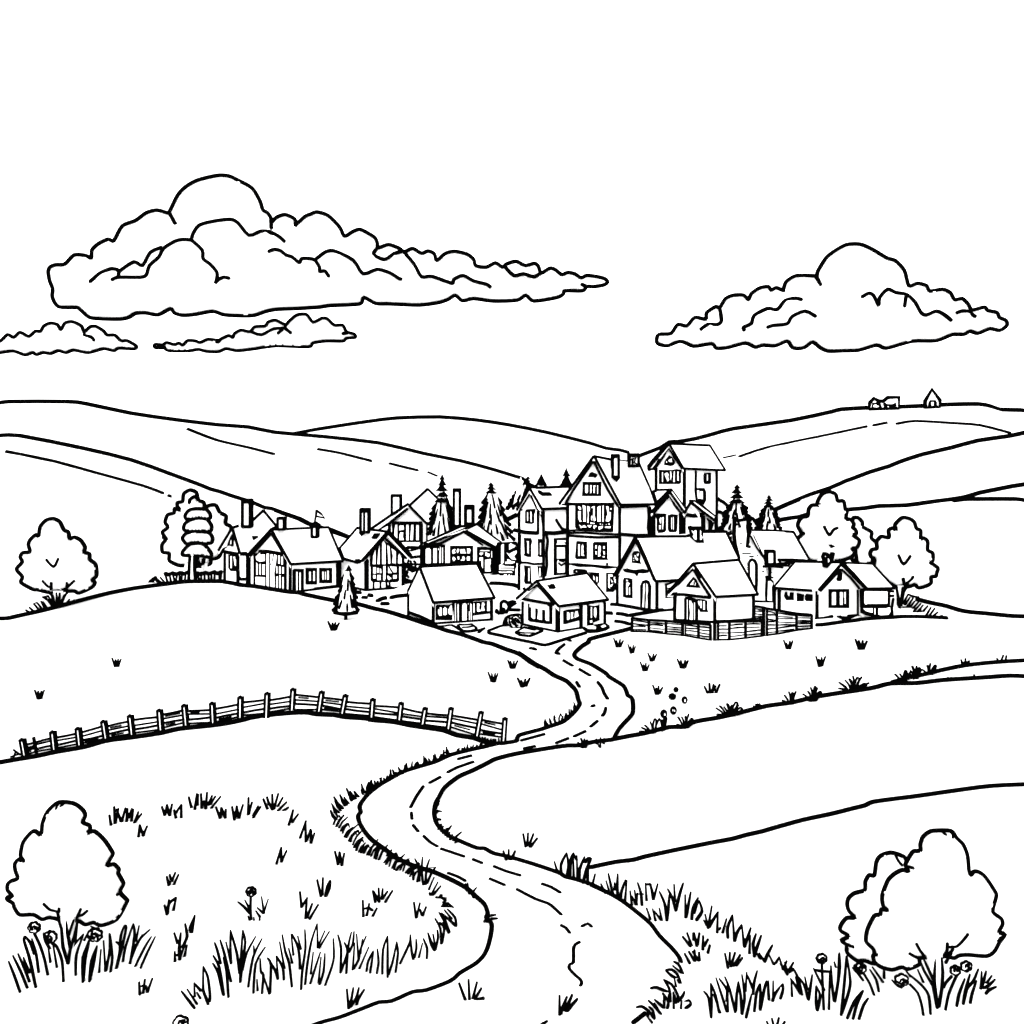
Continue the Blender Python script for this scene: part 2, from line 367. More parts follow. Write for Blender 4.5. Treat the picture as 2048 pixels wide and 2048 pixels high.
hB = cl('FU', [(250, 900), (400, 862), (550, 822), (640, 806), (700, 797), (750, 791), (830, 789), (900, 795), (960, 804), (1030, 818), (1110, 838)]) + cl('C4', [(1360, -5), (1540, 18), (1650, 50)]) + cl('FU', [(1280, 880), (1400, 920), (1550, 980)])
hill('hill', hB, 430, 90, 90, lw=7.4, ink=(-9999, 1285), swing=False)
hC = cl('FU', [(950, 985), (1080, 920), (1150, 888), (1190, 872)]) + cl('C5', [(400, 342), (640, 250), (760, 175), (870, 170), (1100, 130), (1330, 68), (1580, 2)]) + cl('FU', [(1490, 796), (1565, 780)]) + cl('S5', [(0, 428), (270, 412), (640, 400), (900, 390), (1100, 378), (1430, 372), (1560, 395), (1660, 430), (1850, 435)]) + cl('FU', [(1932, 778), (2000, 792), (2150, 820), (2350, 870)])
HC_D = 360
hill('hill', hC, HC_D, 90, 80, [('FU', [(1365, 865), (1388, 860)], 4.6), ('FU', [(1395, 863), (1450, 845), (1560, 822), (1635, 806)], 6.4), ('FU', [(1648, 804), (1672, 799)], 6.4), ('FU', [(1692, 801), (1725, 796), (1800, 800), (1850, 804), (1905, 818)], 6.4)])
hD = cl('FU', [(1300, 1040), (1380, 1005), (1460, 968)]) + cl('C7', [(690, 395), (1000, 262), (1200, 185), (1400, 120), (1640, 15)]) + cl('S5', [(0, 1200), (300, 1085), (500, 1025), (620, 975), (850, 900), (1150, 830), (1430, 755), (1740, 710), (1932, 670)]) + cl('FU', [(1990, 808), (2150, 780), (2400, 760)])
hill('hill', hD, 225, 55, 45)
hE = cl('FU', [(1350, 1030), (1420, 1000)]) + cl('C7', [(760, 527), (1000, 492), (1140, 450), (1400, 420), (1640, 395)]) + cl('S5', [(250, 1462), (400, 1440), (680, 1432), (900, 1402), (1150, 1370), (1300, 1345), (1450, 1300), (1640, 1262), (1800, 1230), (1932, 1210)]) + cl('FU', [(1990, 905), (2150, 880), (2350, 870)])
hill('hill', hE, 172, 35, 30)
hF = [(1600, 1120), (1700, 1085), (1780, 1050)] + cl('S5', [(850, 1440), (1000, 1402), (1180, 1380), (1300, 1365), (1450, 1364), (1830, 1364), (1932, 1382)]) + cl('FU', [(2000, 960), (2150, 985), (2300, 1020)])
hill('hill', hF, 150, 28, 20, ink=(1890, 9999))
hG = cl('FU', [(-400, 860), (-250, 835), (-100, 824), (0, 824), (40, 824), (160, 848), (250, 870), (320, 895)]) + cl('C1', [(0, 72), (140, 130), (260, 162), (400, 212), (520, 250), (690, 305), (840, 370), (920, 380), (1060, 432), (1290, 512), (1410, 575), (1540, 615), (1700, 668), (1890, 735)]) + cl('C2', [(0, 775), (220, 865), (500, 975)]) + [(780, 1120), (860, 1150)]
hill('hill', hG, 190, 50, 40, [('FU', [(12, 853), (100, 871), (180, 893), (270, 918), (308, 932)], 6.4), ('FU', [(318, 936), (322, 938)], 6.4)])

# ---------------------------------------------------------------- puffed bodies: clouds and crowns
def puff(name, white, cr, outline, D, R, strokes=(), w=6, sw=None, step=None, parent=None, loc=None, sm=4, skip=(), soft=1.25, blobs=()):
    """A rounded body: outline at depth D, swelling to R metres of half thickness, inked rim and folds."""
    px = smooth(outline, sm, True) if sm else list(outline)
    px = [p for i, p in enumerate(px) if i == 0 or math.hypot(p[0]-px[i-1][0], p[1]-px[i-1][1]) > .4]
    if math.hypot(px[0][0]-px[-1][0], px[0][1]-px[-1][1]) < .4: px.pop()
    A = np.array(px); Bn = np.roll(A, -1, 0); E = Bn-A; EE = (E**2).sum(1)
    def dist(p):
        t = np.clip(((np.array(p)-A)*E).sum(1)/EE, 0, 1); return float(np.sqrt((((A+E*t[:, None])-np.array(p))**2).sum(1)).min())
    def inside(p):
        x, y = p; a, b = A, Bn
        c = ((a[:, 1] > y) != (b[:, 1] > y)) & (x < (b[:, 0]-a[:, 0])*(y-a[:, 1])/(b[:, 1]-a[:, 1]+1e-12)+a[:, 0])
        return bool(c.sum() % 2)
    rim = .5*w*K*soft; Rp = R*F/D
    def hgt(p):
        x = min(max(dist(p)-rim, 0), Rp); return math.sqrt(max(2*Rp*x-x*x, 0))*D/F
    lo, hi = A.min(0), A.max(0); step = step or max(hi-lo)/34; inner = []
    y = lo[1]+step/2; k = 0
    while y < hi[1]:
        x = lo[0]+step/2+(k % 2)*step/2; k += 1
        while x < hi[0]:
            if inside((x, y)) and dist((x, y)) > rim*1.1: inner.append((x, y))
            x += step
        y += step*.87
    for i in range(len(px)):                                     # a flat border ring under the pen line
        a = A[i]; e = A[(i+1) % len(px)]-A[i-1]; l = math.hypot(*e)
        if l > 0:
            for s in (1, -1):
                p = (a[0]-e[1]/l*rim*s, a[1]+e[0]/l*rim*s)
                if inside(p) and dist(p) > rim*.93: inner.append(p)
    n = len(px)
    ov, _, of, oo, _, _ = delaunay_2d_cdt([Vector(p) for p in px+inner], [(i, (i+1) % n) for i in range(n)], [], 1, 1e-3)
    hs = [0 if any(o < n for o in oo[i]) else hgt(v) for i, v in enumerate(ov)]
    w *= .97; m = MB(); nv = len(ov)
    m.add([P(v.x, v.y, D-h) for v, h in zip(ov, hs)] + [P(v.x, v.y, D+h) + Vector((0, .002, 0)) for v, h in zip(ov, hs)],
          [list(f) for f in of] + [[nv+i for i in reversed(f)] for f in of], 0)
    ring = [P(u, v, D) for u, v in px]
    m.tube(ring+[ring[0]], w)
    for s in strokes:
        q = smooth(cl(cr, s), 3); dd = []
        for a, b in zip(q, q[1:]+[q[-1]]):
            for k in range(3):
                p = (a[0]+(b[0]-a[0])*k/3, a[1]+(b[1]-a[1])*k/3)
                dd.append(P(p[0], p[1], D-(hgt(p)+.012*D*R/ max(R, 1e-6)*.0+.02) if inside(p) else D-.02))
        m.tube(dd, (sw or w)*.95)
    for b in blobs:
        q = cl(cr, b); c = (sum(p[0] for p in q)/len(q), sum(p[1] for p in q)/len(q)); h = hgt(c)
        m.prism([P(u, v, D-h-.12) for u, v in q], (0, .2, 0), 1)
    o = m.build(name, white, parent, loc or P(*A.mean(0), D))
    o.data.polygons.foreach_set('use_smooth', [True]*len(o.data.polygons))
    return o
# ---------------------------------------------------------------- clouds
def cloud(label, outline, D, R, strokes):
    o = puff('cloud', 'vapour', None, outline, D, R, [], 6)
    return o
def cloud(label, outline, D, R, strokes, w=6.2):
    px = outline
    st = [(('PX'), cl(c, s)) for c, s in strokes]
    o = puff('cloud', 'vapour', 'PX', px, D, R, [s for _, s in st], w, sm=4)
    return tag(o, label, 'cloud', 'clouds over the hills')
big = cl('S1', [(130, 690), (118, 720), (128, 780), (147, 830), (145, 885), (185, 945), (300, 950), (325, 965), (380, 1012), (440, 1022), (580, 1025), (640, 1012), (680, 988), (745, 985), (825, 997), (905, 958), (930, 985), (980, 1000), (1060, 995), (1175, 975), (1240, 995), (1310, 1002), (1435, 1002), (1520, 975), (1590, 962), (1720, 957), (1800, 952)]) + \
 cl('S2', [(0, 672), (60, 668), (130, 658), (310, 648), (335, 608), (410, 645), (500, 648), (680, 655), (800, 640), (860, 620), (905, 595), (950, 628), (1020, 615), (1140, 630), (1290, 625), (1345, 595), (1395, 630), (1540, 608), (1580, 585), (1590, 566), (1700, 566), (1725, 540), (1770, 540), (1830, 530), (1855, 512), (1840, 492), (1800, 480), (1725, 470), (1690, 485), (1650, 460), (1605, 452), (1570, 465), (1530, 435), (1495, 425), (1440, 455), (1425, 415), (1400, 395), (1340, 408), (1285, 382), (1225, 398), (1200, 418), (1155, 392), (1100, 418), (1035, 410), (1020, 370), (980, 338), (900, 320), (840, 335), (790, 378), (775, 335), (735, 318), (695, 332), (640, 302), (588, 322), (555, 300), (490, 278), (425, 298), (420, 270), (405, 235), (350, 200), (308, 183), (265, 198), (215, 225), (185, 168), (115, 98), (45, 75), (5, 88)]) + \
 cl('S1', [(1770, 365), (1712, 415), (1705, 380), (1645, 352), (1590, 368), (1555, 400), (1550, 370), (1530, 340), (1500, 320), (1480, 260), (1430, 180), (1340, 130), (1280, 103), (1205, 100), (1080, 130), (1000, 175), (950, 230), (900, 330), (885, 340), (820, 323), (750, 340), (680, 390), (595, 425), (540, 520), (505, 510), (440, 540), (400, 580), (395, 632), (360, 615), (285, 612), (225, 670), (165, 675)])
cloud('largest cloud, a long heaped one tapering to the right', big, 1500, 38,
 [('S1', s) for s in ([(900, 345), (935, 410)], [(385, 785), (450, 730), (520, 700), (560, 705), (575, 725)], [(525, 772), (570, 755), (710, 755), (750, 740), (770, 680), (830, 625), (860, 570), (930, 525), (980, 512), (1040, 515)], [(570, 745), (580, 715), (670, 655), (725, 680), (775, 595), (850, 562)],
  [(1040, 515), (1050, 475), (1090, 420), (1180, 395), (1290, 382), (1340, 405), (1410, 485), (1480, 460), (1540, 462), (1600, 490), (1640, 525)], [(1040, 515), (1110, 580), (1115, 635), (1160, 670), (1205, 725), (1200, 780), (1190, 795), (1215, 770), (1250, 755), (1285, 762)],
  [(1535, 590), (1575, 575), (1615, 585), (1650, 612), (1690, 625), (1735, 662), (1750, 635), (1800, 635), (1835, 645), (1865, 690), (1865, 718), (1900, 715), (1925, 750)], [(1553, 395), (1553, 435)], [(1712, 412), (1708, 428)])] +
 [('S2', s) for s in ([(35, 370), (95, 325), (150, 318), (270, 375), (330, 460), (420, 432), (500, 455), (555, 490), (570, 490)], [(420, 298), (395, 340), (465, 370), (520, 335), (570, 322)], [(585, 322), (650, 400), (695, 478), (760, 475), (885, 520), (895, 495), (955, 470), (1020, 505), (1100, 525), (1125, 545)], [(1210, 410), (1270, 470), (1330, 460), (1395, 478), (1440, 455)], [(1725, 540), (1695, 526)])])
rc = cl('S3', [(82, 555), (95, 525), (155, 520), (190, 475), (235, 482), (275, 440), (330, 448), (335, 415), (380, 385), (400, 390), (430, 345), (470, 328), (520, 328), (545, 350), (560, 320), (600, 292), (645, 285), (658, 302), (685, 290), (718, 300), (735, 260), (785, 230), (870, 230), (888, 235), (895, 205), (940, 135), (1000, 92), (1045, 72), (1110, 72), (1170, 98), (1240, 140), (1285, 155), (1330, 205), (1352, 280), (1395, 268), (1440, 280), (1458, 307), (1520, 298), (1560, 315), (1582, 350), (1620, 345), (1650, 372), (1670, 402), (1730, 388), (1750, 405), (1795, 415), (1808, 440), (1840, 455), (1845, 480), (1810, 505), (1760, 497), (1700, 520), (1660, 510), (1630, 525), (1570, 527), (1490, 557), (1370, 560), (1240, 595), (1190, 580), (1100, 605), (1020, 608), (950, 610), (910, 595), (868, 565), (830, 590), (795, 597), (765, 590), (740, 560), (680, 583), (620, 580), (580, 590), (530, 570), (440, 592), (385, 595), (360, 573), (270, 585), (205, 560), (140, 582), (95, 575)])
cloud('heaped dome cloud with pointed ends above the right hill', rc, 1350, 32,
 [('S3', s) for s in ([(888, 235), (910, 280)], [(718, 300), (725, 312)], [(400, 390), (410, 455), (390, 475), (340, 475), (305, 500)], [(525, 505), (520, 490), (560, 470), (575, 430), (640, 395), (690, 400), (730, 355), (780, 343), (815, 350)], [(640, 490), (670, 480), (740, 472), (765, 435), (830, 408), (885, 435)],
  [(1115, 337), (1150, 318), (1175, 330), (1200, 380), (1205, 340), (1245, 298), (1285, 315), (1340, 325), (1385, 365), (1410, 412), (1440, 428), (1490, 408), (1530, 425), (1567, 455)], [(1338, 335), (1330, 385)], [(1592, 417), (1620, 407), (1655, 412), (1688, 435)])])
sc1 = cl('S4', [(-130, 275), (-150, 240), (-90, 215), (-40, 225), (5, 212), (40, 180), (72, 195), (105, 168), (150, 190), (185, 163), (212, 163), (230, 135), (265, 120), (300, 128), (318, 155), (340, 120), (380, 113), (425, 135), (440, 165), (470, 140), (500, 137), (540, 160), (560, 182), (600, 183), (632, 212), (665, 212), (712, 240), (700, 255), (620, 252), (595, 265), (540, 255), (460, 275), (385, 262), (345, 275), (305, 265), (265, 280), (225, 275), (190, 285), (170, 275), (130, 287), (70, 267), (0, 275), (-60, 282)])
cloud('small low cloud cut by the left edge of the sky', sc1, 1700, 14, [('S4', [(440, 165), (442, 185), (475, 192), (492, 212)])], 5.4)
sc2 = cl('S4', [(805, 240), (815, 231), (850, 234), (870, 222), (910, 232), (935, 225), (955, 235), (980, 212), (1020, 213), (1045, 222), (1085, 205), (1140, 210), (1160, 200), (1195, 185), (1215, 195), (1225, 175), (1260, 157), (1305, 165), (1330, 140), (1385, 135), (1400, 115), (1440, 105), (1490, 128), (1510, 110), (1550, 78), (1600, 75), (1635, 115), (1680, 95), (1710, 98), (1745, 130), (1790, 132), (1810, 165), (1850, 178), (1855, 195), (1810, 200), (1790, 215), (1700, 215), (1635, 225), (1610, 245), (1440, 240), (1330, 255), (1240, 265), (1180, 255), (1140, 270), (1075, 268), (1035, 258), (990, 265), (885, 265), (855, 250), (815, 250)])
cloud('thin small cloud rising to the right below the largest cloud', sc2, 1700, 14, [('S4', s) for s in ([(1310, 165), (1365, 182), (1430, 150), (1490, 148)], [(1450, 175), (1475, 155)], [(1490, 130), (1492, 150), (1520, 173)], [(1790, 175), (1815, 172)], [(855, 234), (862, 250)], [(1125, 208), (1135, 222), (1150, 210)])], 5.4)

# ---------------------------------------------------------------- broad-leaved trees
def tree(name, label, cr, outline, base, R, strokes=(), trunk=None, tlines=(), w=6, d=None, sw=None, group='round trees', blobs=(), front=None, cat='tree', flip=0):
    u, v = cv(cr, base); D = d or gd(u, v); g = P(u, v, D); g.z = gz(g.x, g.y)
    root = empty(name, g, label, cat, group)
    puff('crown', 'leaf', cr, cl(cr, outline), D, R, strokes, w, sw, parent=root, loc=g, blobs=blobs)
    m = MB()
    if trunk:                                                     # (top left, top right) of a shaft tapering to the base
        a = P(*cv(cr, trunk[0]), D); b = P(*cv(cr, trunk[1]), D); top = (a+b)/2; r1 = (b-a).length/2; r0 = trunk[2]
        n = 10; vs = []
        for c, r in ((g-Vector((0, 0, .2)), r0), (top+Vector((0, 0, .15)), r1)):
            vs += [c+Vector((math.cos(2*math.pi*k/n)*r, math.sin(2*math.pi*k/n)*r, 0)) for k in range(n)]
        m.add(vs, [[k, (k+1) % n, n+(k+1) % n, n+k] for k in range(n)] + [list(range(n))[::-1], list(range(n, 2*n))], 0)
        off = max(r0, r1)
    else: off = .1
    for l in tlines: m.tube([P(*cv(cr, p), D-off*.8) for p in l], sw or w, (.7, 1.1, 1.0))
    if m.v: m.build('trunk', 'timber', root, g)
    return root
# the two near trees
tree('round_tree', 'near round tree beside the lower left edge, blossoms at its foot', 'F1', [(480, 1085), (430, 1070), (380, 1062), (325, 1075), (260, 1040), (155, 1040), (115, 990), (100, 950), (60, 925), (55, 905), (98, 898), (60, 850), (60, 805), (85, 780), (138, 758), (120, 700), (115, 650), (140, 615), (185, 625), (160, 580), (180, 480), (240, 405), (275, 395), (318, 425), (330, 330), (370, 240), (450, 172), (570, 180), (640, 230), (660, 275), (642, 325), (690, 350), (697, 380), (680, 408), (730, 395), (805, 460), (865, 550), (870, 580), (828, 657), (880, 650), (920, 690), (915, 720), (945, 775), (955, 805), (930, 865), (980, 925), (980, 945), (905, 1075), (785, 1122), (725, 1100), (660, 1115), (600, 1085)],
 (527, 1425), .75, [[(335, 955), (385, 1000), (440, 1015), (455, 1060), (490, 1085)], [(457, 990), (455, 1020)], [(625, 995), (600, 1050), (590, 1080)], [(675, 1010), (640, 1040), (605, 1050)], [(450, 172), (435, 225)], [(490, 178), (470, 205)], [(185, 625), (150, 600)], [(900, 890), (935, 868)]], ((470, 1085), (595, 1085), .07),
 [[(450, 1080), (475, 1150), (485, 1290), (525, 1420)], [(600, 1090), (575, 1200), (540, 1320), (527, 1420)], [(515, 1075), (520, 1180), (542, 1300)], [(570, 1080), (530, 1200)], [(600, 1080), (580, 1250)]], sw=4.6, group='near round trees')
tree('round_tree', 'largest near tree in the lower right corner, in front of another', 'F5', [(1170, 1215), (1270, 1215), (1330, 1205), (1390, 1220), (1430, 1200), (1500, 1195), (1640, 1205), (1700, 1170), (1740, 1100), (1785, 1035), (1735, 1022), (1765, 960), (1755, 915), (1690, 860), (1715, 750), (1710, 710), (1630, 590), (1580, 555), (1545, 553), (1520, 578), (1505, 540), (1500, 470), (1490, 410), (1460, 340), (1410, 290), (1370, 238), (1250, 235), (1200, 245), (1150, 285), (1130, 345), (1130, 390), (1080, 395), (1050, 430), (1015, 500), (1035, 548), (990, 540), (930, 570), (880, 620), (840, 720), (835, 770), (845, 820), (875, 850), (830, 845), (820, 885), (775, 895), (725, 990), (710, 1060), (715, 1100), (765, 1150), (775, 1190), (765, 1210), (780, 1255), (830, 1290), (910, 1310), (985, 1290), (1030, 1305), (1120, 1270), (1125, 1225)],
 (1265, 1615), .75, [[(1100, 1110), (1130, 1165), (1170, 1215)], [(1045, 1185), (1090, 1210), (1130, 1220)], [(1500, 1035), (1460, 1085), (1410, 1130), (1345, 1135)], [(1340, 1105), (1335, 1170), (1310, 1205)], [(1385, 1150), (1355, 1190), (1340, 1205)], [(1370, 238), (1380, 290)], [(1300, 240), (1330, 272)], [(1040, 515), (1080, 525)], [(775, 1190), (800, 1200)], [(1725, 1085), (1770, 1060)]], ((1165, 1215), (1300, 1215), .07),
 [[(1120, 1225), (1160, 1320), (1230, 1440), (1262, 1610)], [(1160, 1235), (1190, 1300), (1235, 1400)], [(1245, 1220), (1240, 1400), (1258, 1560)], [(1295, 1220), (1305, 1330), (1300, 1440), (1275, 1600)], [(1385, 1160), (1325, 1260)]], sw=4.8, group='near round trees')
tree('round_tree', 'half hidden tree behind the largest near tree on the right', 'F5', [(1020, 465), (990, 430), (905, 405), (825, 430), (790, 480), (775, 580), (735, 580), (705, 630), (700, 695), (620, 720), (575, 760), (565, 810), (580, 860), (625, 907), (560, 912), (515, 970), (515, 1010), (578, 1052), (520, 1085), (560, 1120), (565, 1180), (640, 1240), (700, 1240), (770, 1262), (900, 1240), (1050, 1000), (1080, 700)],
 (850, 1560), .5, [[(940, 430), (960, 470), (990, 505)], [(545, 1110), (615, 1135)]], ((790, 1250), (920, 1250), .07), [[(850, 1300), (852, 1400), (856, 1480)]], d=gd(*cv('F5', (1265, 1615)))+1.6, sw=4.6, group='near round trees')
# left middle distance
tree('round_tree', 'lone round tree on the grassy knoll at the left edge', 'S6', [(400, 985), (310, 965), (265, 960), (170, 905), (182, 860), (140, 810), (140, 785), (180, 740), (165, 700), (185, 665), (242, 658), (230, 600), (245, 560), (290, 520), (312, 530), (325, 455), (370, 405), (425, 390), (480, 415), (515, 480), (550, 500), (563, 552), (600, 540), (650, 565), (685, 620), (680, 660), (720, 675), (725, 720), (770, 760), (778, 850), (745, 885), (765, 905), (740, 945), (640, 990), (600, 975), (550, 975), (520, 968)],
 (460, 1112), 2.2, [[(372, 720), (432, 780), (470, 712)], [(343, 890), (380, 930), (410, 945)], [(412, 905), (412, 960)], [(540, 905), (535, 950), (490, 975)], [(600, 890), (540, 945)]], ((430, 985), (520, 985), .12), [[(380, 975), (420, 1010), (440, 1100)], [(455, 985), (460, 1110)], [(480, 990), (478, 1090)], [(560, 970), (520, 1010), (490, 1085)], [(540, 985), (500, 1050), (470, 1100)]], sw=4.4, group='village round trees')
DT = gd(*cv('Y7', (1095, 745)))
tree('round_tree', 'full tree behind the tiered tree, left of the first cottage', 'S6', [(1600, 775), (1510, 770), (1440, 768), (1365, 730), (1362, 672), (1310, 660), (1305, 600), (1335, 555), (1308, 500), (1352, 460), (1330, 420), (1350, 360), (1402, 345), (1405, 308), (1450, 322), (1428, 290), (1430, 260), (1470, 252), (1480, 190), (1530, 160), (1580, 180), (1598, 242), (1640, 260), (1645, 310), (1610, 340), (1590, 450), (1590, 600), (1590, 720)],
 (1500, 905), 1.8, [[(1525, 270), (1530, 235), (1565, 215), (1592, 225)], [(1345, 555), (1310, 540)]], ((1490, 760), (1560, 760), .35), d=DT+4.5, group='village round trees')
tree('round_tree', 'tree crown squeezed between the tiered tree and the first cottage', 'S6', [(1660, 300), (1700, 280), (1740, 285), (1770, 340), (1820, 370), (1818, 430), (1860, 460), (1850, 560), (1790, 640), (1770, 690), (1745, 712), (1700, 720), (1690, 758), (1590, 772), (1560, 650), (1600, 400)],
 (1650, 905), 1.6, [[(1640, 715), (1632, 765)]], ((1620, 760), (1680, 760), .3), d=DT+6.5, group='village round trees')
TT = empty('tiered_tree', (lambda g: g)(G(*cv('Y7', (1095, 745)))), 'slim tree with stacked tiers of foliage in front of the full tree', 'tree', 'village round trees')
for o in ([(1500, 490), (1478, 470), (1490, 430), (1530, 402), (1600, 385), (1665, 395), (1700, 440), (1705, 470), (1690, 494), (1600, 490)], [(1505, 595), (1470, 555), (1478, 530), (1510, 505), (1600, 495), (1680, 503), (1710, 540), (1710, 570), (1690, 590), (1570, 583)],
          [(1500, 688), (1468, 680), (1475, 650), (1510, 612), (1545, 592), (1620, 590), (1655, 610), (1700, 670), (1692, 702), (1620, 690)], [(1505, 395), (1490, 365), (1520, 325), (1565, 312), (1620, 312), (1662, 318), (1692, 355), (1688, 392), (1600, 385)]):
    puff('foliage_tier', 'leaf', 'S6', cl('S6', o), DT, 1.1, [], 5.8, parent=TT, loc=TT.location)
m = MB(); b = P(*cv('S6', (1548, 910)), DT); t = P(*cv('S6', (1548, 685)), DT); m.tube([b, t], 1, rad=.27, m=0, n=10)
for l in ([(1532, 690), (1525, 760), (1520, 905)], [(1567, 690), (1567, 800), (1575, 905)]): m.tube([P(*cv('S6', p), DT-.2) for p in l], 5.2)
m.build('trunk', 'timber', TT, TT.location)
# right middle distance
D3 = gd(*cv('C8', (1035, 1650)))
tree('round_tree', 'tree leaning over the right end of the cross gabled cottage', 'C8', [(700, 1022), (655, 985), (645, 940), (670, 895), (730, 880), (730, 790), (790, 725), (885, 740), (882, 650), (930, 618), (975, 640), (965, 575), (1040, 495), (1095, 482), (1170, 505), (1215, 545), (1240, 620), (1295, 650), (1295, 755), (1335, 745), (1385, 790), (1385, 900), (1450, 940), (1450, 1040), (1415, 1055), (1515, 1130), (1500, 1200), (1490, 1240), (1430, 1250), (1430, 1320), (1380, 1360), (1270, 1390), (1220, 1350), (1140, 1375), (1060, 1372), (980, 1375), (850, 1290), (700, 1130)],
 (1035, 1650), 2.0, [[(1010, 965), (1075, 1085), (1165, 975)], [(1070, 1265), (1085, 1340)], [(1195, 1240), (1180, 1270), (1100, 1340)], [(1130, 1330), (1095, 1372)]], ((985, 1380), (1075, 1380), .12),
 [[(985, 1390), (1005, 1500), (1010, 1600), (1035, 1650)], [(1060, 1380), (1055, 1500), (1040, 1620)], [(1120, 1380), (1075, 1440), (1050, 1560)]], sw=5, group='village round trees')
tree('round_tree', 'tall tree rising behind the stone building on the right', 'C7', [(1415, 150), (1490, 185), (1515, 268), (1590, 270), (1615, 385), (1635, 400), (1620, 500), (1680, 505), (1725, 570), (1705, 610), (1745, 640), (1755, 690), (1712, 710), (1790, 770), (1785, 830), (1755, 870), (1702, 885), (1735, 930), (1690, 990), (1590, 1030), (1480, 1045), (1180, 1045), (1020, 900), (1000, 760), (1048, 695), (1000, 590), (1020, 520), (1060, 480), (1130, 460), (1140, 380), (1180, 325), (1262, 318), (1252, 290), (1290, 210), (1340, 165)],
 (1400, 1400), 2.2, [[(1340, 595), (1405, 710), (1460, 640), (1515, 615)], [(1235, 312), (1300, 320), (1270, 350)], [(1040, 695), (1095, 690)]], ((1360, 1030), (1450, 1030), .4), d=99, sw=5, group='village round trees', blobs=[[(1390, 830), (1440, 828), (1490, 855), (1435, 880)]])
tree('round_tree', 'slender tree seen between two fuller trees on the right', 'C8', [(420, 510), (440, 482), (490, 485), (545, 540), (550, 600), (662, 668), (660, 745), (735, 815), (735, 900), (680, 1000), (655, 1070), (475, 1075), (380, 960), (390, 700)],
 (560, 1400), 1.6, [[(455, 870), (470, 970), (475, 1060)]], ((500, 1060), (600, 1060), .3), d=100.5, group='village round trees')
for lb, D, pts, st in (('low rounded bush between tall tower and nearest pine', 108, [(1370, 1300), (1370, 900), (1420, 905), (1470, 935), (1530, 990), (1600, 1060), (1600, 1300)], [[(1380, 1055), (1430, 1060), (1480, 1100)]]), ('low rounded bush between the two pines on the right', 107, [(1720, 1330), (1720, 1120), (1760, 1112), (1840, 1140), (1885, 1205), (1930, 1260), (1930, 1330)], [])):
    u, v = cv('C5', (pts[0][0]+90, 0)); g = P(u, v, D); g.z = 0
    r = empty('bush', g, lb, 'bush', 'village bushes'); puff('foliage', 'leaf', 'C5', cl('C5', pts), D, 1.5, st, 5.4, parent=r, loc=g)
    mm = MB(); mm.tube([Vector((g.x, D, -.1)), P(u, cv('C5', (0, 1250))[1], D)], 1, rad=.2, m=0); mm.build('stem', 'timber', r, g)

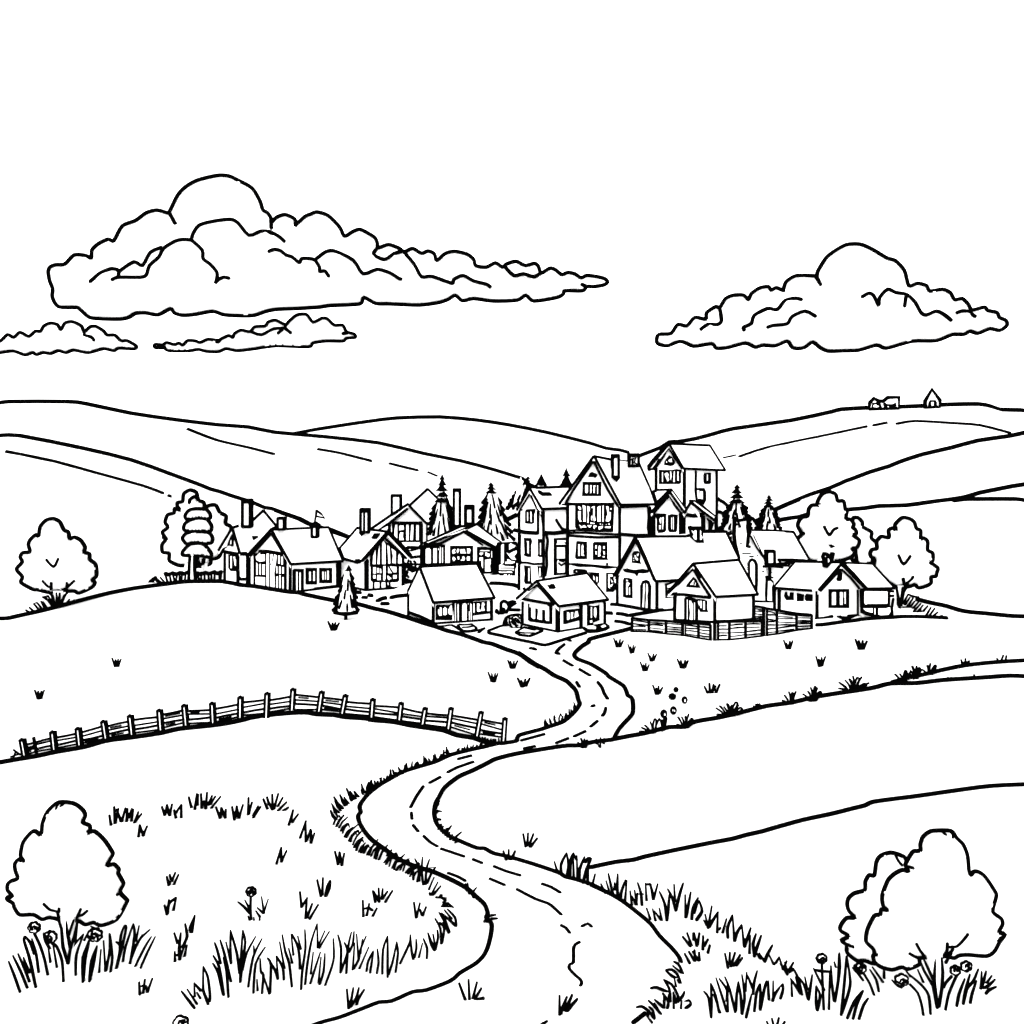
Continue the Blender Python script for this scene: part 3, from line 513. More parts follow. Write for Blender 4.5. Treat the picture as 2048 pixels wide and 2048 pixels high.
# ---------------------------------------------------------------- conifers
def conifer(label, cr, apex, base_y, hw, dark, d=None, n=26, w=3.6, name='pine_tree', cx=None, ground_px=None, tiers=3, seed=1):
    rnd = random.Random(seed)
    u, v = cv(cr, apex); s = CROPS[cr][2]
    if ground_px: D = gd(*cv(cr, ground_px))
    else: D = d
    u2 = cv(cr, (cx, 0))[0] if cx else u
    top = P(u, v, D); bz = P(u, cv(cr, (0, base_y))[1], D).z; dz = P(u, cv(cr, (0, dark))[1], D).z
    R = hw*s*D/F; gx0 = P(u2, 0, D).x; g = Vector((gx0, D, gz(gx0, D)))
    root = empty(name, g, label, 'tree', 'pine trees of the village')
    H0 = top.z-bz; fr = lambda z: R*max(0, (top.z-z)/H0)**.8
    ax = lambda z: top.x+(gx0-top.x)*min(1, (top.z-z)/max(H0, .1))
    m = MB()
    if dz-bz > .3:
        m.lathe((gx0, D), [(R*.68, bz+.04*H0), (R*.52, bz+.35*H0), (fr(dz)*.6, dz), (.01, top.z-.1)], 0, 14, .06)
    zz = top.z; k = 0; tot = top.z-dz                               # dark crest: stacked skirts
    for i in range(tiers):
        za = top.z-tot*max(0, (i-.35)/tiers); zb = top.z-tot*((i+1)/tiers)
        r = fr(zb)*rnd.uniform(.9, 1.15)+.12
        m.lathe((ax(zb)+rnd.uniform(-.05, .05), D), [(r*.3, zb-.02), (r, zb+.08*tot/tiers), (r*.66, zb+(za-zb)*.4), (r*.34, zb+(za-zb)*.72), (.03, za)], 1, 12, .14)
    for i in range(n):                                              # drooping boughs all round
        a = 2*math.pi*(i*.381966+rnd.random()*.08); t = .1+.86*((i+.5)/n)**.7
        z0 = top.z-H0*t*.9; z1 = z0-H0*rnd.uniform(.14, .26)
        if z1 < bz: z1 = bz+rnd.uniform(0, .05)*H0
        if z0 > dz+.12*H0: continue
        r0 = max(fr(z0)*rnd.uniform(.62, .72), .1); r1 = fr(z1)*rnd.uniform(.86, 1.0)
        c, sn = math.cos(a), math.sin(a)
        f = lambda r, z: Vector((ax(z)+r*c, D+r*sn, z))
        m.tube([f(r0, z0), f((r0+r1)/2*1.03, (z0+z1)/2+.03), f(r1, z1)], w*1.08, (.6, 1.15, .9))
        if i % 2: m.tube([f(r1*1.02, z1), f(r1*.86, z1-.01*H0), f(r1*.72, z1+.07*H0)], w, (.8, .9, .4))
    for sgn in (-1, 1):                                             # ragged silhouette
        for i in range(6):
            z0 = dz-(dz-bz)*i/6.6; z1 = z0-(dz-bz)*.2
            m.tube([Vector((ax(z0)+sgn*fr(z0)*.74, D, z0)), Vector((ax(z1)+sgn*fr((z0+z1)/2)*.92, D, (z0+z1)/2)), Vector((ax(z1)+sgn*fr(z1)*rnd.uniform(1.02, 1.22), D, z1))], w*1.5, (.4, 1, 1.2))
    if ground_px: m.tube([Vector((gx0-R, D, bz)), Vector((gx0, D-R*.55, bz-.02*H0)), Vector((gx0+R, D, bz))], w*1.6); m.tube([Vector((gx0-R, D, bz)), Vector((gx0, D+R*.55, bz-.02*H0)), Vector((gx0+R, D, bz))], w*1.6)
    m.build('crown', 'leaf', root, g)
    tm = MB(); tm.lathe((gx0, D), [(.3 if not ground_px else .14, g.z-.2), (.1, bz+H0*.3)], 1 if ground_px else 0, 8); tm.build('trunk', 'timber', root, g)
    return root
conifer('tall pine rising left of the tall chimney with dark narrow tip', 'C2', (1445, 55), 850, 175, 420, d=115.2, seed=3, cx=1440, tiers=5)
conifer('pine right of the twin chimneys with arrow shaped dark tip', 'C9', (812, 515), 1480, 300, 700, d=115.5, n=34, seed=5, cx=870)
conifer('ragged leaning pine at left eave of the narrow gabled wing', 'C9', (1420, 420), 960, 210, 560, d=113, seed=8, n=30, cx=1300, w=4.4)
conifer('smooth black cone pine behind the wing roof of the tall house', 'C4', (525, 305), 472, 60, 460, d=113, n=2, seed=2, tiers=1, w=3)
conifer('small dark pine touching left roof slope of the tall house', 'C4', (860, 230), 470, 72, 455, d=113, n=3, seed=4, tiers=2, w=3)
conifer('taller of the two pines behind the stone building', 'C7', (220, 50), 640, 185, 300, d=104, seed=11, tiers=4, cx=205)
conifer('shorter of the two pines behind the stone building', 'C7', (628, 190), 640, 145, 350, d=104.5, seed=13, tiers=4)
conifer('small fir alone in front of the half timbered house', 'C2', (240, 1225), 1835, 150, 1300, ground_px=(195, 1930), n=18, w=3.6, name='fir_tree', cx=203, tiers=1, seed=6)
# ---------------------------------------------------------------- long rail fence
fp = [('F6', p) for p in ([160, 495, 185, 632], [240, 480, 265, 612], [378, 440, 395, 592], [560, 415, 575, 560], [742, 365, 765, 516], [932, 325, 950, 482], [1142, 285, 1155, 452], [1320, 250, 1335, 412], [1520, 235, 1528, 405], [1722, 192, 1720, 366])] + \
 [('F7', p) for p in ([125, 165, 118, 340], [310, 135, 300, 317], [515, 155, 490, 322], [685, 180, 655, 337], [880, 208, 868, 366], [1083, 235, 1065, 386], [1255, 272, 1230, 412], [1440, 272, 1415, 443], [1655, 300, 1618, 497], [1825, 345, 1812, 525])]
cols_ = []
for c, (x0, y0, x1, y1) in fp:
    b = G(*cv(c, (x1, y1))); t = P(*cv(c, (x0, y0)), b.y); cols_.append((b, t))
FR = empty('rail_fence', cols_[9][0], 'long low wooden rail fence curving over the left meadow', 'fence')
for i, (b, t) in enumerate(cols_):
    m = MB(); thin = i == 1; px = b.y/F; hw = (2 if thin else 3.7)*px
    x = Vector((hw, 0, 0)); y = Vector((0, .09, 0)); q = [b-x-y, b+x-y, t+x-y, t-x-y]
    m.prism(q, y*2, 1 if thin else 0)
    if not thin:
        m.tube([q[0], q[3], (q[2]+q[3])/2+Vector((0, 0, hw*.5)), q[2], q[1]], 3.9)
        m.tube([q[0]+2*y, q[3]+2*y, q[2]+2*y, q[1]+2*y], 3.9); m.tube([t-x*.6-y, t+x*.6-y], 5)
    m.build('post', 'timber', FR, FR.location)
rr = random.Random(4)
for (b0, t0), (b1, t1) in zip(cols_, cols_[1:]):
    for fa, fb in ((.74, .55), (.38, .2)):
        m = MB(); j = [rr.uniform(-.05, .05) for _ in range(4)]
        q = [b0.lerp(t0, fa+j[0]), b1.lerp(t1, fa+j[1]), b1.lerp(t1, fb+j[2]), b0.lerp(t0, fb+j[3])]
        m.prism(q, (0, .05, 0), 0); m.tube([q[0], q[0].lerp(q[1], .5)+Vector((0, 0, rr.uniform(-.02, .02))), q[1]], 3.6); m.tube([q[3], q[2]], 3.2)
        if rr.random() < .35: m.tube([q[0].lerp(q[3], .5).lerp(q[1].lerp(q[2], .5), .2), q[0].lerp(q[3], .5).lerp(q[1].lerp(q[2], .5), rr.uniform(.5, .8))], 2.4)
        m.build('rail', 'timber', FR, FR.location)

# ---------------------------------------------------------------- board fence round the barn
def board_fence(label, cr, posts, rows, seed, white=()):
    rnd = random.Random(seed); cl_ = []
    for x, y0, y1 in posts:
        b = G(*cv(cr, (x, y1))); cl_.append((b, P(*cv(cr, (x, y0)), b.y)))
    mid = cl_[len(cl_)//2][0]; root = empty('board_fence', mid, label, 'fence', 'board fences round the barn')
    for i, (b, t) in enumerate(cl_):
        m = MB(); k = b.y/F
        if i in white:
            x = Vector((3.4*k, 0, 0)); q = [b-x, b+x, t+x, t-x]; m.prism(q, (0, .15, 0), 0); m.tube([q[0], q[3]], 5); m.tube([q[1], q[2]], 4); m.tube([q[2], q[3]], 4)
        else: m.tube([b+Vector((0, .05, 0)), t+Vector((0, .05, 0))], 4.4)
        m.build('post', 'timber', root, root.location)
    for (b0, t0), (b1, t1) in zip(cl_, cl_[1:]):
        m = MB(); o = Vector((0, .12, 0)); m.prism([b0+o, b1+o, t1+o, t0+o], (0, .05, 0), 0)
        m.tube([t0+o*.5, t1+o*.5], 4); m.tube([b0+o*.5, b1+o*.5], 4.8)
        for r in range(1, rows):
            f = r/rows+rnd.uniform(-.03, .03); a = b0.lerp(t0, f)+o*.8; c = b1.lerp(t1, f+rnd.uniform(-.05, .05))+o*.8
            s = rnd.uniform(0, .12); e = rnd.uniform(.8, 1); m.tube([a.lerp(c, s), a.lerp(c, .5)+Vector((0, 0, rnd.uniform(-.03, .03))), a.lerp(c, e)], rnd.uniform(2.0, 3.2), (.7, 1.1, .8))
        m.build('panel', 'timber', root, root.location)
board_fence('front board fence running from the lane to the barn corner', 'C6', [(412, 1265, 1445), (630, 1290, 1450), (850, 1300, 1475), (1085, 1325, 1495), (1270, 1335, 1530), (1425, 1350, 1555)], 5, 1, (3,))
board_fence('short board fence in front of the barn long wall', 'Y2', [(262, 440, 735), (475, 430, 732), (735, 425, 705), (1000, 420, 672)], 5, 2, (0,))
board_fence('tall board fence with sloping top at right of the barn', 'Y2', [(1050, 215, 662), (1240, 245, 640), (1555, 300, 580), (1800, 320, 550)], 8, 3, (0,))
board_fence('low board fence piece between barn wall and stone building', 'Y2', [(872, 178, 420), (1060, 210, 420)], 6, 5)

# ---------------------------------------------------------------- grass
def blades(m, cr, strokes, w=4.6, taper=(.55, 1.15, .82), d=None, near=0):
    bs = [max(cl(cr, s), key=lambda p: p[1]) for s in strokes]
    for i, s in enumerate(strokes):
        q = cl(cr, s); b = bs[i]; D = d or (min(gd(*k) for k in bs if abs(k[0]-b[0]) < near) if near else gd(*b)); D += ((i*37) % 7-3)*.012
        q = smooth(q, 3); lean = ((i*53) % 9-4)*.02
        zb = G(*b).z if not d else 0
        m.tube([P(u, v, D-lean*(b[1]-v)/60) for u, v in q], w*1.02, taper)
def clump(label, cr, strokes, w=4.6, name='grass_clump', cat='grass', group=None, taper=(.55, 1.15, .82), near=0):
    m = MB(); blades(m, cr, strokes, w, taper, None, near)
    pad = [G(*max(cl(cr, s), key=lambda p: p[1])) for s in strokes]; pad = [p+Vector((.03*i, .03*j, z)) for p in pad for i in (-1, 1) for j in (-1, 1) for z in (-.05, .006)]
    m.hull(pad, 0)                                                 # the shared root pad, level with the turf
    b = max((p for s in strokes for p in s), key=lambda p: p[1]); x = sum(p[0] for s in strokes for p in s)/sum(len(s) for s in strokes)
    o = m.build(name, 'leaf', None, G(*cv(cr, (x, b[1]))))
    return tag(o, label, cat, group)
GC = 'long grass clumps in the foreground'
clump('long grass fanning left from the foot of the near left tree', 'F1', [[(65, 1400), (110, 1510), (155, 1640)], [(98, 1355), (160, 1480), (212, 1610)], [(138, 1340), (190, 1460), (230, 1565)], [(180, 1370), (210, 1450), (235, 1500)], [(190, 1205), (185, 1240), (235, 1400), (278, 1605)], [(190, 1205), (235, 1260), (265, 1350)], [(245, 1225), (280, 1350), (300, 1495)], [(210, 1330), (250, 1480), (275, 1600)], [(410, 1270), (440, 1450)], [(335, 1180), (350, 1240), (388, 1310)]], group=GC)
clump('long grass spreading right from the foot of the near left tree', 'F1', [[(645, 1195), (590, 1350), (585, 1510)], [(645, 1190), (560, 1290), (545, 1330)], [(690, 1250), (640, 1370), (640, 1570)], [(690, 1260), (660, 1380), (645, 1560)], [(750, 1280), (705, 1400), (690, 1560)], [(750, 1285), (725, 1420), (695, 1550)], [(780, 1310), (765, 1495)], [(800, 1240), (815, 1480)], [(845, 1185), (850, 1300), (820, 1475)], [(850, 1190), (868, 1370), (852, 1490)], [(895, 1250), (930, 1290), (895, 1465)], [(960, 1125), (935, 1200), (925, 1300)], [(960, 1125), (975, 1140), (945, 1290), (900, 1460)], [(1030, 1110), (970, 1290), (948, 1410)], [(1030, 1110), (1040, 1200), (1005, 1420)], [(1075, 1125), (1050, 1250)], [(1160, 1155), (1090, 1220), (1045, 1300), (1000, 1420)], [(1170, 1210), (1120, 1290), (1040, 1450)], [(1200, 1210), (1140, 1330), (1085, 1455)], [(1100, 1195), (1040, 1290)]], group=GC)
clump('tall grass clump at the left end of the bottom row', 'F2', [[(112, 1255), (135, 1320), (160, 1420)], [(155, 1235), (190, 1350), (240, 1560)], [(100, 1355), (150, 1450), (185, 1670)], [(97, 1415), (140, 1490), (180, 1670)], [(180, 1370), (205, 1480), (220, 1680)], [(200, 1250), (240, 1420)], [(235, 1160), (285, 1340), (305, 1500)], [(235, 1160), (235, 1320), (240, 1420)], [(330, 1160), (315, 1400), (310, 1560)], [(330, 1160), (350, 1250), (330, 1410), (310, 1570)], [(430, 1210), (360, 1340), (325, 1480)], [(480, 1225), (410, 1370), (372, 1600)], [(415, 1280), (420, 1350)], [(505, 1290), (430, 1420), (412, 1655)], [(465, 1380), (470, 1480), (490, 1510), (478, 1650)], [(440, 1540), (445, 1630)], [(490, 1510), (538, 1660)], [(520, 1375), (548, 1430), (540, 1660)]], group=GC)
clump('tallest grass clump in the middle of the bottom row', 'F2', [[(525, 1380), (580, 1470), (602, 1540)], [(590, 1360), (602, 1530)], [(590, 1360), (640, 1450), (648, 1550)], [(615, 1250), (655, 1465)], [(635, 1195), (660, 1330), (690, 1420), (710, 1600)], [(685, 1300), (715, 1420)], [(705, 1190), (722, 1360)], [(710, 1190), (760, 1300), (775, 1460)], [(755, 1205), (780, 1310)], [(810, 1155), (815, 1300), (790, 1480), (780, 1625)], [(765, 1380), (770, 1470)], [(905, 1110), (860, 1250), (830, 1420), (812, 1580)], [(905, 1110), (910, 1300)], [(965, 1165), (910, 1290)], [(1000, 1170), (920, 1300)], [(875, 1330), (855, 1500)], [(930, 1330), (885, 1470), (850, 1580)], [(965, 1340), (955, 1480), (920, 1590)], [(935, 1370), (915, 1570)], [(1030, 1225), (1035, 1370), (1010, 1470), (965, 1590)]], group=GC)
clump('grass clump of crossing blades ending the bottom row toward the road', 'F2', [[(1065, 1195), (1090, 1300), (1085, 1490)], [(1115, 1255), (1140, 1330), (1085, 1490)], [(1170, 1175), (1145, 1290), (1130, 1500)], [(1190, 1170), (1180, 1270), (1145, 1340)], [(1210, 1190), (1225, 1390)], [(1195, 1260), (1180, 1470)], [(1285, 1205), (1240, 1310), (1225, 1390), (1180, 1470)], [(1255, 1230), (1240, 1340)], [(1305, 1290), (1230, 1460)], [(1340, 1320), (1300, 1400), (1285, 1485)], [(1340, 1330), (1325, 1420), (1313, 1500)], [(1370, 1305), (1380, 1410), (1365, 1495)]], group=GC)
clump('spiky zigzag grass between the bottom row and the road bend', 'F2', [[(1450, 1205), (1415, 1310), (1408, 1500)], [(1450, 1205), (1450, 1350), (1450, 1525)], [(1520, 1250), (1490, 1400), (1455, 1510)], [(1520, 1250), (1530, 1340), (1510, 1495)], [(1625, 1195), (1620, 1260), (1545, 1420)], [(1625, 1200), (1635, 1320), (1650, 1390)], [(1670, 1230), (1672, 1300), (1655, 1380)], [(1725, 1225), (1755, 1300), (1752, 1380)], [(1720, 1260), (1690, 1375)], [(1760, 1180), (1790, 1260), (1815, 1325)], [(1800, 1190), (1820, 1310)]], group=GC)
clump('short grass clump with one broad leaf below the bottom row', 'F1', [[(1400, 1630), (1455, 1700), (1505, 1765)], [(1445, 1615), (1525, 1735)], [(1500, 1565), (1505, 1680)], [(1500, 1570), (1545, 1620), (1560, 1640)], [(1520, 1640), (1550, 1690)], [(1570, 1440), (1570, 1600), (1575, 1640), (1610, 1740)], [(1570, 1440), (1605, 1520), (1622, 1650), (1620, 1720)], [(1580, 1640), (1610, 1720)]], group=GC)
clump('dense grass clump in the lower right beside the road end', 'Y5', [[(155, 355), (210, 430), (240, 655)], [(205, 420), (240, 500)], [(235, 265), (245, 450), (240, 650)], [(240, 270), (290, 400), (335, 615)], [(265, 390), (345, 600)], [(295, 200), (360, 400), (420, 595)], [(330, 210), (420, 340), (415, 480)], [(395, 190), (450, 330), (515, 595)], [(425, 280), (430, 590)], [(550, 245), (530, 400), (520, 590)], [(550, 245), (575, 400), (590, 630)], [(590, 165), (610, 300), (620, 440), (590, 620)], [(645, 140), (630, 360)], [(650, 170), (680, 240), (715, 330)], [(765, 120), (730, 250), (715, 390)], [(700, 390), (660, 560), (635, 660)], [(795, 270), (755, 380), (730, 595)], [(800, 270), (800, 420), (795, 585)], [(870, 235), (845, 330), (800, 570)], [(890, 235), (890, 340), (898, 460)], [(945, 235), (945, 470)], [(1020, 310), (965, 390), (935, 470)], [(1060, 275), (1055, 350), (1025, 445)], [(1020, 310), (1060, 275)]], 4.9, group=GC)
clump('broken grass spikes between the dense clump and the round blossom', 'Y5', [[(1150, 220), (1160, 415)], [(1140, 210), (1190, 280), (1260, 390)], [(1200, 190), (1230, 290), (1255, 390)], [(1230, 190), (1300, 290), (1345, 460)], [(1305, 190), (1335, 340)], [(1390, 165), (1365, 330), (1345, 460)]], 4.9, group=GC)
clump('upright reeds with long leaves left of the largest near tree', 'F5', [[(305, 1300), (350, 1390), (390, 1470)], [(310, 1310), (380, 1325), (440, 1330)], [(325, 1435), (355, 1500), (350, 1560), (333, 1635)], [(325, 1440), (325, 1560), (333, 1630)], [(430, 1340), (425, 1620)], [(440, 1280), (445, 1400), (465, 1560)], [(465, 1250), (480, 1300)], [(505, 1180), (510, 1290), (490, 1440), (470, 1560)], [(500, 1190), (495, 1400)], [(560, 1205), (545, 1400), (518, 1670)], [(562, 1205), (590, 1400), (570, 1510), (520, 1660)]], 4.9, group=GC)
clump('three curved grass blades bending right below the half hidden tree', 'F5', [[(690, 1470), (620, 1560), (565, 1690)], [(690, 1475), (640, 1580), (610, 1695)], [(730, 1530), (690, 1590), (655, 1700)]], 4.9, group=GC)
clump('grass at the right foot of the largest near tree', 'F5', [[(1475, 1380), (1430, 1500), (1412, 1595)], [(1515, 1345), (1480, 1470), (1462, 1580)], [(1580, 1305), (1540, 1400), (1490, 1460), (1465, 1570)], [(1565, 1395), (1530, 1500), (1515, 1580)]], 4.9, group=GC)
clump('leafy sprig at the far right below the largest near tree', 'F5', [[(1640, 1320), (1620, 1400), (1595, 1460)], [(1605, 1325), (1600, 1450)], [(1685, 1355), (1640, 1420)], [(1710, 1385), (1650, 1440), (1600, 1465)], [(1720, 1442), (1660, 1470), (1635, 1500)]], 4.9, group=GC)
clump('drooping leaves under the crown of the half hidden tree', 'F5', [[(740, 1310), (790, 1390), (810, 1480)], [(760, 1290), (830, 1390), (845, 1410)]], 4.6, group=GC)
clump('curved leaves left of the trunk of the largest near tree', 'F5', [[(1040, 1345), (1140, 1430), (1195, 1510), (1210, 1655)], [(1110, 1310), (1155, 1410)], [(1020, 1320), (1060, 1370)]], 4.9, group=GC)

# isolated tufts
TG = 'small grass tufts in the meadows'
TUFTS = [
 ('F1', 'wide tuft of many blades right of the near left tree crown', [[(845, 270), (858, 350)], [(882, 205), (888, 340)], [(900, 225), (938, 325)], [(915, 220), (890, 340)], [(970, 215), (940, 325)], [(985, 220), (978, 325)], [(1020, 220), (990, 300)], [(1030, 225), (1015, 320)], [(1070, 245), (1040, 330)], [(1095, 260), (1035, 335)]]),
 ('F1', 'narrow dark tuft just below the wide tuft near left tree', [[(1080, 345), (1070, 440)], [(1080, 350), (1110, 435)], [(1138, 355), (1105, 430)]]),
 ('F1', 'first tuft from the left in the arc above the meadow', [[(1250, 205), (1275, 275)], [(1290, 190), (1280, 260)], [(1330, 185), (1310, 280)], [(1290, 190), (1310, 275)]]),
 ('F1', 'N shaped tuft left of the broad fan tuft of the arc', [[(1345, 230), (1360, 295)], [(1402, 190), (1355, 260)], [(1402, 190), (1400, 295)]]),
 ('F1', 'broad fan shaped tuft at the top of the meadow arc', [[(1458, 130), (1480, 215)], [(1522, 105), (1505, 230)], [(1530, 110), (1525, 200)], [(1553, 105), (1560, 225)], [(1600, 95), (1590, 225)], [(1575, 160), (1590, 225)], [(1640, 120), (1605, 200)], [(1665, 125), (1625, 190)], [(1705, 128), (1630, 220)]]),
 ('F1', 'small tuft tucked below the right end of the broad fan', [[(1668, 208), (1702, 298)], [(1710, 212), (1705, 290)], [(1745, 225), (1740, 298)], [(1712, 215), (1738, 290)]]),
 ('F1', 'W shaped tuft in the middle of the meadow arc', [[(1793, 205), (1812, 310)], [(1830, 200), (1815, 300)], [(1878, 190), (1845, 300)], [(1830, 205), (1845, 300)]]),
 ('F2', 'upright tuft with one separate slanting leaf in the arc', [[(375, 135), (372, 270)], [(403, 170), (375, 265)], [(470, 205), (408, 295)], [(450, 200), (408, 280)]]),
 ('F2', 'star like tuft at the right shoulder of the meadow arc', [[(488, 145), (522, 225)], [(517, 130), (535, 195)], [(558, 110), (562, 235)], [(605, 105), (570, 230)], [(640, 135), (600, 205)], [(670, 170), (600, 240)], [(685, 210), (640, 240)], [(530, 170), (560, 230)]]),
 ('F2', 'forked dark tuft right of the star like tuft', [[(720, 230), (685, 350)], [(760, 262), (710, 330)], [(720, 230), (700, 330)]]),
 ('F2', 'last tuft of the arc, two jagged stems nearest the road', [[(820, 315), (772, 450)], [(815, 320), (818, 480)], [(855, 380), (825, 470)], [(885, 410), (855, 495)], [(860, 390), (855, 490)]]),
 ('F2', 'lone crooked tuft inside the meadow below the arc', [[(628, 520), (590, 650)], [(628, 525), (628, 635)], [(670, 545), (630, 630)]]),
 ('F2', 'dark tuft close to the fringe left of the road bend', [[(1042, 550), (1068, 655)], [(1078, 555), (1070, 640)], [(1115, 565), (1095, 665)], [(1080, 560), (1096, 660)]]),
 ('F2', 'open three bladed tuft above the stepped twin tuft', [[(905, 770), (935, 900)], [(950, 755), (945, 890)], [(1008, 775), (985, 820), (968, 905)], [(1008, 780), (1000, 840), (968, 905)]]),
 ('F2', 'stepped twin tuft right of the meadow flower', [[(772, 862), (785, 985)], [(830, 910), (785, 980)], [(825, 920), (815, 1075)], [(868, 955), (835, 1040), (820, 1075)], [(915, 962), (845, 1075)]]),
 ('F2', 'spread tuft with a long right leaf inside the road bend', [[(1335, 855), (1355, 945)], [(1380, 835), (1385, 945)], [(1340, 860), (1385, 940)], [(1412, 840), (1405, 920)], [(1488, 855), (1430, 945)], [(1450, 860), (1405, 925)]]),
 ('F2', 'h shaped tuft just below the spread tuft', [[(1258, 930), (1262, 1055)], [(1308, 955), (1288, 1050)], [(1265, 1000), (1310, 985)], [(1368, 990), (1330, 1060)], [(1310, 990), (1335, 1010)]]),
 ('F2', 'small V tuft nearest the inside of the road bend', [[(1653, 945), (1670, 1065)], [(1700, 950), (1672, 1065)], [(1748, 980), (1718, 1055)], [(1700, 1000), (1718, 1050)]]),
 ('F2', 'tuft alone between the bottom row and the road edge', [[(1135, 1615), (1148, 1765)], [(1185, 1605), (1165, 1720), (1148, 1765)], [(1228, 1605), (1205, 1690), (1155, 1760)], [(1270, 1620), (1225, 1690), (1208, 1745)]]),
 ('F1', 'little bushy tuft right of the near left tree, uppermost of its column', [[(1288, 745), (1305, 815)], [(1310, 730), (1325, 780)], [(1355, 715), (1325, 790)], [(1380, 730), (1340, 815)], [(1318, 780), (1308, 812)]]),
 ('F1', 'zigzag tuft under the little bushy tuft of the column', [[(1270, 965), (1292, 1040)], [(1305, 925), (1295, 1035)], [(1363, 908), (1310, 950), (1295, 1000)], [(1360, 915), (1338, 1015)]]),
 ('F1', 'tuft on bare ground below the near left tree grass', [[(1075, 1560), (1080, 1660)], [(1120, 1540), (1105, 1650)], [(1085, 1600), (1110, 1590)], [(1178, 1532), (1135, 1650)], [(1128, 1590), (1140, 1640)]]),
 ('F3', 'fan tuft alone in the field right of the road', [[(1308, 990), (1325, 1075)], [(1340, 985), (1335, 1070)], [(1375, 990), (1345, 1070)], [(1400, 1018), (1350, 1082)]]),
 ('F3', 'tuft growing on the right road edge below the fan tuft', [[(1180, 1100), (1200, 1165)], [(1215, 1092), (1215, 1160)], [(1257, 1100), (1240, 1140), (1220, 1165)]]),
 ('F4', 'five bladed tuft above the dense lower right clump', [[(1232, 822), (1252, 920)], [(1265, 815), (1262, 900)], [(1300, 815), (1270, 915)], [(1335, 830), (1285, 915)], [(1350, 850), (1305, 905)]]),
 ('Y6', 'large tuft in the road at the bottom of the picture', [[(115, 910), (115, 1155)], [(205, 925), (140, 1090), (130, 1150)], [(270, 900), (220, 1010), (150, 1110)], [(335, 950), (260, 1030), (180, 1130)]]),
 ('Y6', 'busy tuft of slanting blades right of the road corner', [[(1600, 200), (1700, 320)], [(1655, 155), (1710, 310)], [(1730, 155), (1735, 250)], [(1740, 155), (1775, 330)], [(1805, 155), (1780, 300)], [(1850, 190), (1845, 365)], [(1910, 230), (1850, 330)], [(1932, 300), (1905, 400)]]),
 ('Y6', 'slanting tuft directly under the busy tuft', [[(1625, 405), (1690, 525)], [(1675, 380), (1750, 500)], [(1745, 360), (1755, 495)], [(1800, 390), (1805, 500)], [(1720, 380), (1800, 495)]]),
 ('F4', 'tuft cut by the bottom edge below the dense clump', [[(1545, 1255), (1560, 1320)], [(1592, 1250), (1575, 1320)], [(1632, 1275), (1600, 1330)], [(1510, 1275), (1535, 1330)]]),
 ('PX', 'tuft in the road near the bottom left road edge', [[(918, 1966), (931, 2001)], [(937, 1959), (939, 2001)], [(954, 1964), (945, 2000)], [(963, 1976), (948, 2001)], [(948, 2001), (968, 1996)]]),
 ('F4', 'dark leaf tip on the bottom edge left of the road tuft', [[(50, 1272), (0, 1305), (-40, 1340)], [(20, 1285), (-30, 1335)]]),
]
for c, lb, st in TUFTS: clump(lb, c, st, 5.0 if c[0] == 'F' else 5.4, 'grass_tuft', 'grass tuft', TG, (.7, 1.15, .9))
SM = [('F8', 1143, 228, 104, 84, 'tuft on the right meadow nearest the lane corner'), ('F8', 1275, 285, 80, 84, 'heart shaped tuft second from the lane corner'), ('F8', 1468, 365, 95, 78, 'upper tuft of the close pair below the front fence'), ('F8', 1400, 458, 95, 88, 'lower tuft of the close pair below the front fence'), ('F8', 1768, 430, 115, 84, 'wide low tuft right of the close pair'), ('F8', 1522, 680, 105, 86, 'tuft left of the scattered stones'),
 ('F8', 120, 435, 105, 78, 'upper small tuft left of the road near the village'), ('F8', 230, 612, 130, 84, 'lower right small tuft left of the road near the village'), ('F7', 1740, 58, 76, 70, 'lower left small tuft between fence end and village road'), ('F6', 282, 182, 74, 64, 'small tuft above the left end of the rail fence'), ('S8', 858, 115, 47, 38, 'small tuft below the tall board fence'), ('S8', 1005, 192, 46, 44, 'open small tuft in the right meadow middle'),
 ('S8', 1190, 115, 58, 44, 'small tuft at the right under the cross gabled cottage'), ('C1', 1725, 1890, 160, 110, 'small dark tuft under the lone fir'), ('FU', 220, 1251, 18, 16, 'lone small tuft on the left slope under the knoll')]
for i, (c, x, y, w, h, lb) in enumerate(SM):
    r = random.Random(i); k = 4; st = []
    for j in range(k):
        a = (j+.3*r.random())/(k-1)-.05; st.append([(x-w*.46+w*.92*a, y-h*(.62-.3*r.random()*(j % 2)-.12*(j in (1, 2)))), (x-w*.1+w*.2*a, y+h*(.38+.12*r.random()))])
    px = w*CROPS[c][2]
    clump(lb, c, st, max(4.4, px*.25), 'grass_tuft', 'grass tuft', TG, (.5, 1.2, .9))
clump('spiky tuft right of the scattered stones', 'Y4', [[(700, 210), (745, 300)], [(765, 170), (772, 300)], [(820, 185), (800, 300)], [(900, 185), (845, 300)], [(845, 205), (815, 270)]], 5, 'grass_tuft', 'grass tuft', TG, (.7, 1.2, .9))
